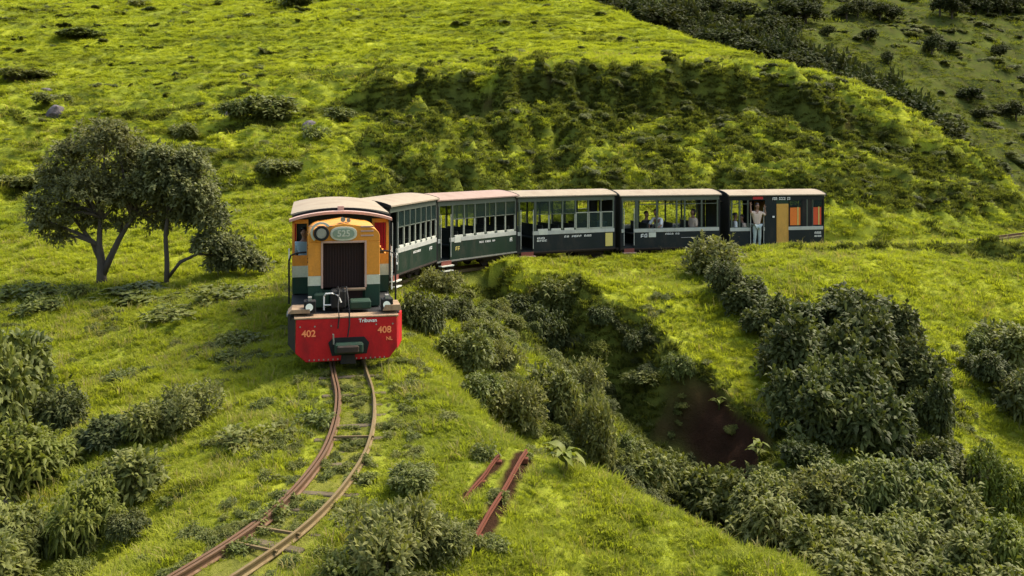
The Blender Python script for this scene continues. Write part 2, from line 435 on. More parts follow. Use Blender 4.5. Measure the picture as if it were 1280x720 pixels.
def build_ground():
    ys = np.concatenate([np.linspace(1.0, 6, 14, endpoint=False), np.exp(np.linspace(math.log(6), math.log(16), 150, endpoint=False)),
                         np.exp(np.linspace(math.log(16), math.log(60), 380, endpoint=False)), np.exp(np.linspace(math.log(60), math.log(430), 260))])
    us = np.concatenate([np.linspace(-2.2, -.66, 50, endpoint=False), np.linspace(-.66, .66, 560, endpoint=False), np.linspace(.66, 2.2, 50)])
    U, Y = np.meshgrid(us, ys)
    X = U * np.maximum(Y, 6.0) 
    z, face, db, endb, dg, endg, dt, rs = H(X, Y, True)
    n = X.size; nx = len(us); ny = len(ys)
    V = np.stack([X.ravel(), Y.ravel(), z.ravel()], 1)
    i = np.arange(n).reshape(ny, nx)
    Fq = np.stack([i[:-1, :-1].ravel(), i[:-1, 1:].ravel(), i[1:, 1:].ravel(), i[1:, :-1].ravel()], 1)
    me = np_mesh('ground', V, Fq, make_ground_mat(), True)
    x, y = V[:, 0], V[:, 1]
    # attributes of the ground cover; dull also holds painted gully shade
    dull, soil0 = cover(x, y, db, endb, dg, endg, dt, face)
    cliff = 0
    for seg, wdt in ((RUST1, .13), (RUST2, .08)):
        dr, _, _ = path_dist(x, y, seg); cliff = np.maximum(cliff, 0)
        rust = sstep(wdt + .06, wdt - .06, dr + .06 * gnoise(x / .15, y / .15, 84)); bare = rust if seg is RUST1 else np.maximum(bare, rust)
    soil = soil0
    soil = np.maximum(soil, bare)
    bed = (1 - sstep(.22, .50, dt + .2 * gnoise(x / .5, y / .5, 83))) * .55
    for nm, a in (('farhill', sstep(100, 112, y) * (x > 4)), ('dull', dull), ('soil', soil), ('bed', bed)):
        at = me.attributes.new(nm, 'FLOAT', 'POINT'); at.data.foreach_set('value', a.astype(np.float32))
    o = obj('ground', me)
    tag(o, kind='structure')
    return o
ground = build_ground()

# ------------------------------------------------------------------ foliage materials and scattering
def leafmat(name, dark, light, olive, trans=.3, rough=.5, grassy=False, spec=.35):
    m, nt, p = newmat(name)
    if grassy:
        c = grass_colour(nt)
        tip = attr(nt, 'tint')
        c = mix_rgb(nt, frange(nt, tip, 0, 1, 0, .55), c, mix_rgb(nt, .5, c, (.36, .36, .03)))
    else:
        t = attr(nt, 'tint')
        c = mix_rgb(nt, t, dark, light)
        oi = nt.nodes.new('ShaderNodeObjectInfo')
        c = mix_rgb(nt, frange(nt, oi.outputs['Random'], 0, 1, 0, .6), c, olive)
        c = mix_rgb(nt, frange(nt, noise(nt, 2.5, 2, .5), .35, .65, 0, .35), c, mix_rgb(nt, 1.0, c, (1.5, 1.35, .9), 'MULTIPLY'))
    nt.links.new(c, p.inputs['Base Color'])
    p.inputs['Roughness'].default_value = rough
    p.inputs['Specular IOR Level'].default_value = spec
    tr = nt.nodes.new('ShaderNodeBsdfTranslucent'); nt.links.new(mix_rgb(nt, 1.0, c, (1.25, 1.3, .6), 'MULTIPLY'), tr.inputs[0])
    mx = nt.nodes.new('ShaderNodeMixShader'); mx.inputs[0].default_value = trans
    nt.links.new(p.outputs[0], mx.inputs[1]); nt.links.new(tr.outputs[0], mx.inputs[2])
    nt.links.new(mx.outputs[0], nt.nodes['Material Output'].inputs[0])
    return m

M_GRASS = leafmat('grass_blades', None, None, None, .48, .75, True, .15)
M_STRAW = leafmat('straw_blades', (.17, .15, .05), (.34, .29, .12), (.25, .22, .09), .4, .8, spec=.1)
M_RANK = leafmat('rank_blades', (.050, .060, .014), (.125, .142, .030), (.095, .102, .022), .4, .8, spec=.1)
M_LEAF_DARK = leafmat('dark_leaves', (.020, .029, .008), (.098, .115, .036), (.088, .090, .028), .25, .6, spec=.16)
M_LEAF_MID = leafmat('green_leaves', (.044, .060, .013), (.165, .190, .048), (.150, .150, .038), .32, .55, spec=.2)
M_LEAF_OLIVE = leafmat('olive_leaves', (.052, .062, .018), (.20, .212, .072), (.16, .152, .046), .3, .6, spec=.16)
M_LEAF_LIME = leafmat('lime_leaves', (.060, .080, .012), (.165, .195, .030), (.14, .14, .025), .35, .55, spec=.2)

def set_attr(me, name, arr):
    at = me.attributes.new(name, 'FLOAT', 'POINT'); at.data.foreach_set('value', np.asarray(arr, dtype=np.float32))

def tuft_mesh(name, seed, n=26, h=.16, spread=.10, w=.010, lean=.5, mat=None):
    rng = np.random.default_rng(seed)
    V = []; Fc = []; T = []
    for k in range(n):
        a = rng.uniform(0, 2 * np.pi); r = spread * math.sqrt(rng.uniform())
        b = np.array([r * math.cos(a), r * math.sin(a), -.02])
        la = a + rng.normal() * .8; L = h * rng.uniform(.55, 1.1); ln = lean * rng.uniform(.2, 1.2)
        d = np.array([math.cos(la), math.sin(la), 0]); s = np.array([-d[1], d[0], 0]) * w * rng.uniform(.7, 1.4)
        mid = b + d * L * ln * .35 + np.array([0, 0, L * .6]); tip = b + d * L * ln + np.array([0, 0, L * (1 - .25 * ln)])
        i = len(V)
        V += [b - s, b + s, mid - s * .8, mid + s * .8, tip]
        Fc += [(i, i + 1, i + 3), (i, i + 3, i + 2), (i + 2, i + 3, i + 4)]
        T += [0, 0, .5, .5, 1]
    me = np_mesh(name, np.array(V), np.array(Fc), mat or M_GRASS)
    set_attr(me, 'tint', T)
    return me

def scatter(name, pts, rot, scl, idx, sources, label=None, kind='stuff'):
    """one object whose geometry nodes set a small mesh on every point"""
    src = bpy.data.collections.new(name + '_sources')
    for k, me in enumerate(sources):
        o = bpy.data.objects.new('%s_source_%02d' % (name, k), me); src.objects.link(o)
    me = bpy.data.meshes.new(name); me.vertices.add(len(pts)); me.vertices.foreach_set('co', np.asarray(pts, dtype=np.float32).ravel())
    a = me.attributes.new('rot', 'FLOAT_VECTOR', 'POINT'); a.data.foreach_set('vector', np.asarray(rot, dtype=np.float32).ravel())
    a = me.attributes.new('scl', 'FLOAT_VECTOR', 'POINT'); a.data.foreach_set('vector', np.asarray(scl, dtype=np.float32).ravel())
    a = me.attributes.new('idx', 'INT', 'POINT'); a.data.foreach_set('value', np.asarray(idx, dtype=np.int32))
    o = obj(name, me); tag(o, label, kind=kind)
    ng = bpy.data.node_groups.new(name + '_nodes', 'GeometryNodeTree')
    ng.interface.new_socket('Geometry', in_out='INPUT', socket_type='NodeSocketGeometry')
    ng.interface.new_socket('Geometry', in_out='OUTPUT', socket_type='NodeSocketGeometry')
    N, L = ng.nodes, ng.links
    gi = N.new('NodeGroupInput'); go = N.new('NodeGroupOutput')
    iop = N.new('GeometryNodeInstanceOnPoints'); ci = N.new('GeometryNodeCollectionInfo')
    ci.inputs['Collection'].default_value = src; ci.inputs['Separate Children'].default_value = True; ci.inputs['Reset Children'].default_value = True
    iop.inputs['Pick Instance'].default_value = True
    def na(nm, t):
        n = N.new('GeometryNodeInputNamedAttribute'); n.data_type = t; n.inputs[0].default_value = nm
        return n.outputs[0]
    L.new(gi.outputs[0], iop.inputs['Points']); L.new(ci.outputs[0], iop.inputs['Instance'])
    L.new(na('idx', 'INT'), iop.inputs['Instance Index'])
    L.new(na('rot', 'FLOAT_VECTOR'), iop.inputs['Rotation']); L.new(na('scl', 'FLOAT_VECTOR'), iop.inputs['Scale'])
    L.new(iop.outputs[0], go.inputs[0])
    md = o.modifiers.new('scatter', 'NODES'); md.node_group = ng
    return o

def build_grass():
    rng = np.random.default_rng(5)
    tufts = [tuft_mesh('tuft_%d' % k, 100 + k, 28 + 3 * k, .10 + .012 * k, .10, .006, .6 + .08 * k) for k in range(6)]
    P = []; S = []
    for (y0, y1, dens, sc, um) in ((7.0, 14, 270, .68, .72), (14, 22, 150, .9, .70), (22, 34, 90, 1.1, .66), (34, 50, 50, 1.4, .62), (50, 75, 24, 1.8, .60), (75, 100, 10, 2.5, .60), (100, 150, 2.2, 4.0, .60), (150, 280, .35, 7.0, .60)):
        area = um * (y1 ** 2 - y0 ** 2); n = int(area * dens)
        y = np.sqrt(rng.uniform(y0 ** 2, y1 ** 2, n)); x = rng.uniform(-um, um, n) * y
        P.append(np.stack([x, y], 1)); S.append(sc * rng.uniform(.6, 1.35, n))
    P = np.vstack(P); S = np.concatenate(S)
    z, face, db, endb, dg, endg, dt, rs = H(P[:, 0], P[:, 1], True)
    x, y = P[:, 0], P[:, 1]
    keep = np.ones(len(P), bool)
    # not behind the crest of the dome
    keep &= ~((x > 0) & (y > 56) & (y < 100) & (x / y > .03 + (95 - y) * .0105)); keep &= (y < 100) | (x > .08 * y)
    r = rng.uniform(size=len(P))
    keep &= ~((path_dist(x, y, RUST1)[0] < .16) | (path_dist(x, y, RUST2)[0] < .09))
    keep &= ~((dt < .55) & (r > .5)); S *= np.where(dt < .62, .6, 1)
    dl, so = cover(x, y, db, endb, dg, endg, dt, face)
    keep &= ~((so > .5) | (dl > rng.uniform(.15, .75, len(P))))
    clump = sstep(-.5, .5, gnoise(x / .8, y / .8, 91)); S *= .62 + .6 * clump
    x, y, z, S = x[keep], y[keep], z[keep], S[keep]; n = len(x)
    rot = np.stack([rng.normal(0, .16, n), rng.normal(0, .16, n), rng.uniform(0, 6.28, n)], 1)
    scl = np.stack([S * 1.1, S * 1.1, S * rng.uniform(.6, 1.05, n) * (1 - .40 * sstep(25, 50, y))], 1)
    straw = [tuft_mesh('straw_%d' % k, 200 + k, 9, .27, .12, .005, .55, M_STRAW) for k in range(3)]
    ii = rng.integers(0, 6, n); ii = np.where((rng.uniform(size=n) < .05 + .10 * (gnoise(x / 2.2, y / 2.2, 94) > .25)) & (y < 60), rng.integers(6, 9, n), ii)
    tufts = tufts + straw
    scatter('meadow_grass', np.stack([x, y, z], 1), rot, scl, ii, tufts, 'short bright yellow green meadow grass over the whole hillside')
    # rank coarse growth where the dull share is high
    rank = [tuft_mesh('rank_%d' % k, 300 + k, 30, .17, .16, .016, .75, M_RANK) for k in range(5)]
    n = 80000
    y = np.sqrt(rng.uniform(14 ** 2, 90 ** 2, n * 2)); y = np.where(rng.uniform(size=n * 2) < .6, np.sqrt(rng.uniform(14 ** 2, 55 ** 2, n * 2)), y)
    x = rng.uniform(-.6, .6, n * 2) * y
    z, face, db, endb, dg, endg, dt, rs = H(x, y, True)
    dl, so = cover(x, y, db, endb, dg, endg, dt, face)
    m = (dl > rng.uniform(.1, .7, n * 2)) & (so < .4) & (dt > 1.0) & ~((x > 0) & (y > 56) & (x / y > .03 + (95 - y) * .0105))
    x, y, z = x[m], y[m], z[m]; n = len(x)
    S = rng.uniform(.55, 1.25, n) * (1 + .45 * sstep(25, 60, y))
    rot = np.stack([rng.normal(0, .25, n), rng.normal(0, .25, n), rng.uniform(0, 6.28, n)], 1)
    scatter('rank_growth', np.stack([x, y, z], 1), rot, np.stack([S, S, S * rng.uniform(.5, 1.1, n)], 1), rng.integers(0, 5, n), rank, 'coarse olive green growth on the bank and in the hollows')
    print('grass', n)
build_grass()
# ------------------------------------------------------------------ bushes and trees
def leaf_geo(P, D, U, L, W, T, droop=.35):
    """P base points, D directions, U normals (all (n,3)), L lengths, W widths -> folded leaves of 4 triangles"""
    n = len(P)
    D = D / np.linalg.norm(D, axis=1, keepdims=True)
    S = np.cross(D, U); S /= np.linalg.norm(S, axis=1, keepdims=True) + 1e-9
    Nn = np.cross(S, D)
    L = L[:, None]; W = W[:, None]
    mid = P + D * L * .5 + Nn * W * .12
    tip = P + D * L - np.array([0, 0, 1.]) * L * droop + D * 0
    a = mid + S * W * .5 - Nn * W * .22; b = mid - S * W * .5 - Nn * W * .22
    V = np.stack([P, a, mid, b, tip], 1).reshape(-1, 3)
    i = np.arange(n)[:, None] * 5
    Fc = np.concatenate([i + [0, 1, 2], i + [0, 2, 3], i + [1, 4, 2], i + [2, 4, 3]], 0)
    return V, Fc, np.repeat(T, 5)

def rnd_dirs(rng, n):
    v = rng.normal(size=(n, 3)); return v / np.linalg.norm(v, axis=1, keepdims=True)

def crown_mesh(name, seed, blobs, n_twigs, per, L, W, mat, droop=.35, shell=.72, lift=.35, flat=1.0, jitter=.16):
    """twig ends spread through each blob's outer shell, each carrying a rosette of leaves"""
    rng = np.random.default_rng(seed)
    blobs = np.array(blobs, float)
    wgt = blobs[:, 3] ** 2; wgt /= wgt.sum()
    bi = rng.choice(len(blobs), n_twigs, p=wgt)
    c = blobs[bi, :3]; r = blobs[bi, 3]
    d = rnd_dirs(rng, n_twigs); d[:, 2] = np.where(d[:, 2] < -.45, -d[:, 2] * .6, d[:, 2])
    rr = r * (shell + (1.08 - shell) * rng.uniform(size=n_twigs) ** .7)
    rr = np.where(rng.uniform(size=n_twigs) < .14, rr * rng.uniform(1.1, 1.45, n_twigs), rr)
    lump = 1 + .22 * gnoise(d[:, 0] * 2.2 + bi * 3.1, d[:, 1] * 2.2 + d[:, 2] * 1.7 + bi, seed)
    tp = c + d * (rr * lump)[:, None] * np.array([1, 1, flat])
    # each twig has a shade of its own: some clumps old and dark, some young and light
    tt = np.clip(.5 + .55 * gnoise(tp[:, 0] * 2.3, tp[:, 1] * 2.3 + tp[:, 2] * 2.9, seed + 5) + rng.normal(0, .12, n_twigs), 0, 1)
    P = np.repeat(tp, per, 0) + rng.normal(0, jitter * L, (n_twigs * per, 3))
    out = np.repeat(d, per, 0)
    a = rnd_dirs(rng, n_twigs * per)
    D = out * .55 + a * .95 + np.array([0, 0, lift])
    U = out * .4 + np.array([0, 0, 1.]) + rng.normal(0, .35, (n_twigs * per, 3))
    n = n_twigs * per
    V, Fc, T = leaf_geo(P, D, U, L * rng.uniform(.65, 1.25, n), W * rng.uniform(.7, 1.2, n), np.clip(np.repeat(tt, per) + rng.normal(0, .10, n), 0, 1), droop)
    V[:, 2] = np.maximum(V[:, 2], -.05)
    me = np_mesh(name, V, Fc, mat)
    set_attr(me, 'tint', T)
    return me

def tube(verts, faces, pts, radii, sides=6):
    """append a tapered tube along pts"""
    base = len(verts)
    pts = [Vector(p) for p in pts]
    for i, p in enumerate(pts):
        t = (pts[min(i + 1, len(pts) - 1)] - pts[max(i - 1, 0)]).normalized()
        u = t.orthogonal().normalized(); w = t.cross(u)
        for k in range(sides):
            a = 2 * math.pi * k / sides
            verts.append(p + (u * math.cos(a) + w * math.sin(a)) * radii[i])
    for i in range(len(pts) - 1):
        for k in range(sides):
            a = base + i * sides + k; b = base + i * sides + (k + 1) % sides
            faces.append((a, b, b + sides, a + sides))
    faces.append(tuple(base + k for k in range(sides))[::-1])
    faces.append(tuple(base + (len(pts) - 1) * sides + k for k in range(sides)))

def bark_mat():
    m, nt, p = newmat('bark')
    c = mix_rgb(nt, noise(nt, 9, 6, .7, stretch=(1, 1, .3)), (.022, .016, .011), (.10, .080, .058))
    nt.links.new(c, p.inputs['Base Color']); p.inputs['Roughness'].default_value = .9
    bp = nt.nodes.new('ShaderNodeBump'); bp.inputs['Distance'].default_value = .02
    nt.links.new(noise(nt, 25, 5, .7, stretch=(1, 1, .25)), bp.inputs['Height']); nt.links.new(bp.outputs[0], p.inputs['Normal'])
    return m
M_BARK = bark_mat()

def limbs_mesh(name, seed, trunks, mat=M_BARK):
    """trunks: list of (points, radii)"""
    V = []; Fc = []
    for pts, rad in trunks: tube(V, Fc, pts, rad, 7)
    me = np_mesh(name, V, Fc, mat, True)
    return me

def bez(a, b, bend, n=5):
    a = Vector(a); b = Vector(b); m = (a + b) / 2 + Vector(bend)
    return [(1 - t) ** 2 * a + 2 * t * (1 - t) * m + t * t * b for t in [i / (n - 1) for i in range(n)]]

def shrub_blobs(rng, n, flat=.8):
    out = [(rng.uniform(-.12, .12), rng.uniform(-.12, .12), .36, .44)]
    for k in range(n):
        a = rng.uniform(0, 6.28); r = rng.uniform(.25, .62)
        out.append((r * math.cos(a) * 1.1, r * math.sin(a) * 1.1, rng.uniform(.15, .80) * flat, rng.uniform(.16, .44)))
    return out

def shrub_stems(name, seed, blobs):
    rng = np.random.default_rng(seed); L = []
    for b in blobs[:6]:
        L.append((bez((rng.normal(0, .05), rng.normal(0, .05), -.08), (b[0], b[1], b[2] + b[3] * .3), (0, 0, .12)), [.030, .024, .018, .012, .006]))
    return limbs_mesh(name, seed, L)

# shrub kinds, each built about one metre in radius: (foliage mesh, stem mesh)
SHRUB = {}
def make_shrubs():
    def kind(key, n_var, n_twigs, per, L, W, mat, droop, lift, nb=6, flat=.8, shell=.7):
        SHRUB[key] = []
        for v in range(n_var):
            sd = abs(hash_str(key)) % 1000 + v * 13
            rng = np.random.default_rng(sd)
            bl = shrub_blobs(rng, nb, flat)
            SHRUB[key].append((crown_mesh('foliage_' + key + str(v), sd, bl, n_twigs, per, L, W, mat, droop, shell, lift), shrub_stems('stems_' + key + str(v), sd, bl)))
    kind('long', 4, 620, 7, .19, .062, M_LEAF_MID, .42, .25)            # long drooping leaves, close to the camera
    kind('longlime', 2, 620, 7, .19, .062, M_LEAF_LIME, .42, .25)
    kind('dark', 4, 800, 5, .17, .075, M_LEAF_DARK, .3, .3, 7)
    kind('darkbig', 4, 800, 6, .17, .095, M_LEAF_DARK, .22, .35, 9, 1.0, .6)
    kind('mid', 4, 700, 5, .19, .080, M_LEAF_MID, .28, .3)
    kind('olive', 4, 800, 5, .15, .055, M_LEAF_OLIVE, .2, .5, 7, .9, .6)
    kind('weed', 4, 120, 5, .26, .11, M_LEAF_MID, .35, .5, 7, .5, .25)
    kind('lime', 2, 900, 5, .13, .050, M_LEAF_LIME, .3, .4)
def hash_str(s):
    h = 7
    for ch in s: h = (h * 31 + ord(ch)) % 100003
    return h
make_shrubs()
_shrub_n = [0]

def shrub(px, py, w, h, kind, label, group=None, name='shrub', cat='shrub', sink=.12, at=None):
    """a bush standing where the sight line through (px, py) meets the ground; w, h its size in picture units there"""
    if at is None: x, y, z = hit(px, py)
    else: x, y = at; z = float(H(np.array([x]), np.array([y]))[0])
    s = F / y
    rx = w / s / 2 / .92; rz = h / s / 1.05
    _shrub_n[0] += 1; k = _shrub_n[0]
    fol, stem = SHRUB[kind][k % len(SHRUB[kind])]
    r = random.Random(k * 7 + 1)
    root = empty(name, (x, y, z - rz * sink), r.uniform(0, 6.28))
    root.scale = (rx, rx, rz)
    tag(root, label, cat, group)
    obj('foliage', fol, root)
    obj('stem', stem, root)
    return root

# --- thicket on the lower left
LL = 'shrubs of the thicket at the lower left'
lowleft = [
 (20,525,130,150,'mid','tall leafy shrub at the left edge of the picture, topmost of the lower left thicket'),
 (-35,560,130,150,'mid','large leafy shrub cut by the left edge beside the tallest one'),
 (75,540,80,62,'dark','low dark shrub just right of the tall leafy shrub at the left edge'),
 (140,555,95,52,'dark','low dark shrub between the tall left shrub and the pale bushy mound'),
 (235,530,84,58,'olive','round pale olive shrub alone on the meadow, right end of the lower left thicket'),
 (190,550,76,52,'mid','leafy shrub against the left side of the round pale olive one'),
 (45,612,140,95,'longlime','yellow green leafy shrub in the middle of the lower left thicket'),
 (-20,640,130,110,'mid','dull green shrub at the left edge below the yellow green one'),
 (150,628,124,82,'mid','drooping leafy shrub at the right side of the lower left thicket'),
 (105,682,110,100,'longlime','light green long leaved shrub at the foot of the lower left thicket'),
 (35,700,120,90,'long','green shrub with hanging leaves at the bottom left corner'),
 (165,665,58,38,'dark','small dark shrub at the bottom right of the lower left thicket'),
 (-30,730,130,80,'mid','shrub in the very bottom left corner of the picture'),
 (95,728,70,38,'lime','low pale weed clump at the bottom edge under the left thicket'),
]
for px, py, w, h, k, lab in lowleft: shrub(px, py, w, h, k, lab, LL)
# --- single clumps on the meadow left of the line
MD = 'low clumps dotted over the meadow'
meadow = [
 (310,552,80,34,'mid','low dark green clump on the meadow left of the rails'),
 (352,532,24,14,'dark','very small dark clump between the meadow clump and the rails'),
 (397,532,44,24,'mid','small leafy clump touching the left rail below the locomotive'),
 (150,478,50,20,'dark','flat dark clump alone in the middle of the left meadow'),
 (225,396,80,20,'mid','flat green clump on the meadow left of the locomotive'),
 (170,372,120,22,'olive','low scrub strip in the shade under the left trees'),
 (275,378,90,26,'mid','low green scrub right of the two left trees'),
 (55,388,66,26,'mid','low rounded clump at the left side of the meadow below the trees'),
 (92,372,38,26,'dark','small dark bush at the foot of the bigger left tree'),
 (25,372,74,28,'mid','low green bush at the left edge of the picture level with the tree foot'),
 (300,428,50,20,'mid','small clump in the shallow gully left of the locomotive'),
 (282,452,38,16,'dark','dark tuft lowest in the shallow gully left of the locomotive'),
 (452,604,40,20,'dark','small dark weed clump touching the right rail'),
 (458,582,26,20,'mid','little weed just right of the right rail on the bend'),
 (500,488,30,12,'mid','little weed clump below the right front corner of the locomotive'),
 (560,522,30,12,'mid','tiny weed patch on the open spur right of the rails'),
 (340,652,54,30,'mid','leafy weed growing between the two rails low in the picture'),
 (360,628,34,22,'mid','upper leafy weed growing between the two rails'),
 (300,690,40,20,'lime','pale weed growing between the rails near the bottom'),
 (516,610,62,28,'mid','dark leafed weed clump on the spur above the olive bush'),
 (485,712,140,100,'olive','big grey olive bush at the bottom edge right of the rails'),
 (560,690,70,52,'olive','olive bush at the right flank of the big grey olive one'),
 (430,722,60,44,'olive','small olive bush at the left foot of the big grey olive one'),
 (610,575,36,28,'mid','weed clump at the upper end of the rusty rail pieces'),
]
for px, py, w, h, k, lab in meadow: shrub(px, py, w * 1.15, h * 1.1, k if w > 60 and py > 600 else 'weed', lab, MD)
# --- bushes in the gully right of the locomotive
GL = 'bushes in the gully right of the locomotive'
gully = [
 (535,418,62,62,'dark','dark bush against the slope right of the locomotive'),
 (575,402,56,44,'dark','dark bush behind the one beside the locomotive'),
 (548,366,56,36,'olive','straw coloured weeds on the bank under the first coach'),
 (604,436,52,40,'mid','green bush between the dark bush and the round dark one'),
 (575,460,70,54,'mid','mid green bush on the edge of the spur below the dark bushes'),
 (625,468,66,54,'olive','olive bush in the upper gully left of the round dark one'),
 (690,438,66,64,'dark','round very dark bush in the middle of the upper gully'),
 (655,402,54,46,'dark','dark bush at the head of the gully'),
 (700,385,66,46,'mid','tangled green bush hanging under the gully head'),
 (752,402,38,30,'dark','dark bush under the overhanging gully edge, upper one'),
 (795,436,42,34,'dark','dark bush under the overhanging gully edge, middle one'),
 (848,474,40,34,'mid','green bush under the overhanging gully edge above the red soil'),
 (640,530,86,76,'olive','tall olive bush over the edge of the spur'),
 (690,520,76,72,'mid','mid green bush among the olive ones in the gully'),
 (728,498,66,60,'olive','airy olive bush in the middle of the gully'),
 (600,508,64,46,'mid','green bush at the left end of the row along the spur'),
 (740,575,76,110,'olive','tall thin stemmed olive bush rising over the spur edge'),
 (768,572,44,36,'mid','bush right of the thin stemmed one'),
 (805,478,60,22,'mid','flat topped bush leaning over the bright grass patch in the gully'),
 (800,610,84,62,'mid','leafy bush low in the gully behind the spur'),
 (872,634,90,64,'mid','leafy bush at the left end of the big lower right thicket'),
 (845,590,50,32,'dark','dark bush at the foot of the bright grass patch'),
 (745,445,44,26,'lime','light green tuft in the gully under the middle dark bush'),
]
for px, py, w, h, k, lab in gully: shrub(px, py, w, h, k, lab, GL)
# --- along the lip of the line
shrub(880, 346, 104, 66, 'olive', 'leafy olive bush beside the line in front of the fourth and fifth coaches', at=((878-640)/F*29.2, 29.2))
shrub(905, 362, 56, 44, 'dark', 'dark bush below the olive one beside the line')
# --- the dark wood in the hollow on the right
DW = 'dark bushes massed in the hollow on the right'
darkwood = [
 (933,388,66,40,'dark'),(960,418,60,46,'dark'),(1000,425,84,60,'dark'),(1040,412,90,46,'dark'),(1085,430,90,60,'dark'),(1128,436,58,44,'dark'),
 (992,470,76,66,'dark'),(1020,480,96,84,'dark'),(1075,490,100,90,'dark'),(1140,492,74,70,'dark'),(1012,530,84,80,'dark'),(1040,550,104,96,'dark'),(1100,560,104,96,'dark'),(1168,545,56,60,'dark'),
 (1000,585,56,44,'dark'),(1182,596,66,42,'dark')]
dwl = ['highest dark bush of the hollow, under the dark bush beside the line','dark bush at the upper left rim of the dark mass','dark bush at the top of the mass, left of its middle','dark bush topmost in the middle of the mass','dark bush at the top right of the mass','dark bush at the right shoulder of the mass',
 'dark bush on the left flank beside the green spur','dark bush left of the centre of the mass','broad dark bush in the centre of the mass','dark bush right of the centre of the mass','dark bush low on the left beside the red soil','broad dark bush low in the middle of the mass','broad dark bush low on the right of the mass','narrow dark bush at the right foot of the mass','small dark bush by the lower end of the red soil face','low dark bush between the mass and the right hand slope']
for (px, py, w, h, k), lab in zip(darkwood, dwl): shrub(px, py, w * 1.12, h * (.95 + .4 * ((px * 7) % 10) / 10), 'darkbig', lab, DW)
# --- right edge
RE = 'bushes at the right edge'
for px, py, w, h, k, lab in [
 (1255,455,84,60,'mid','leafy green bush at the right edge, upper one'),(1240,480,70,50,'dark','dark bush tucked under the leafy one at the right edge'),(1275,520,90,80,'dark','deep green bush at the right edge, middle one'),
 (1225,440,44,30,'mid','small bush at the left foot of the leafy right edge bush'),(1262,640,80,90,'lime','yellow green leafy tree top at the right edge above the lower thicket'),(1215,610,60,40,'dark','small dark bush beside the yellow green one at the right edge'),
 ]: shrub(px, py, w, h, k, lab, RE)
# --- the big leafy thicket on the lower right
LR = 'leafy shrubs of the lower right thicket'
lowright = [
 (905,655,96,70,'mid','leafy shrub at the left end of the lower right thicket, behind the spur'),
 (960,650,84,64,'long','long leaved shrub in the back row below the red soil'),
 (1010,630,90,56,'olive','olive shrub in the back row under the dark mass'),
 (1070,628,96,66,'long','pale leafy shrub in the middle of the back row'),
 (1130,640,110,84,'long','tallest leafy shrub of the lower right thicket'),
 (1185,660,90,60,'mid','green shrub at the right of the tallest one'),
 (962,682,110,72,'long','leafy shrub in the front row next to the spur'),
 (1022,698,96,66,'mid','mid green shrub second from the spur in the front row'),
 (1075,700,104,76,'long','bright leafy shrub in the middle of the lower right thicket'),
 (1140,706,104,66,'long','leafy shrub right of the middle of the lower right thicket'),
 (1205,712,96,66,'mid','dull leafy shrub near the bottom right corner'),
 (1262,718,104,80,'longlime','yellow green leafy shrub in the bottom right corner'),
 (1065,738,110,60,'mid','shrub at the bottom edge beside the foot of the spur'),
 (1130,748,110,60,'long','shrub at the bottom edge in the middle of the lower right thicket'),
 (1215,756,110,60,'mid','shrub at the bottom edge near the right corner'),
]
for px, py, w, h, k, lab in lowright: shrub(px, py, w * 1.1, h * 1.1, k, lab, LR)

# --- clumps in the bank and on the hill
HL = 'dark clumps on the hillside'
for px, py, w, h, k, lab in [
 (345,146,80,34,'mid','grey green bush among rocks on the hillside above the left tree'),
 (300,148,44,26,'dark','dark clump left of the grey green hillside bush'),
 (395,172,34,26,'dark','dark reddish clump right of and below the grey green hillside bush'),
 (228,172,40,22,'dark','small dark clump on the hillside right above the tree crown'),
 (425,150,50,20,'dark','low dark clump at the left start of the bank edge'),
 (350,218,60,22,'dark','dark hollow clump on the slope right of the left trees'),
 (375,8,60,16,'mid','distant low clump high on the hill left of the middle'),
 (172,6,32,14,'dark','tiny dark clump at the very top of the hill on the left'),
 (105,45,60,12,'dark','thin dark clump high on the left hillside'),
 (30,98,60,14,'dark','dark clump at the left edge high on the hillside'),
 (20,232,60,16,'dark','dark clump at the left edge beside the tree crown'),
 (65,130,40,16,'dark','clump beside the hillside rocks at the upper left'),
 (672,2,34,10,'dark','small dark clump on the skyline of the hill at the top'),
 ]: shrub(px, py, w * 1.1, h, 'weed' if w < 40 else 'mid', lab, HL)

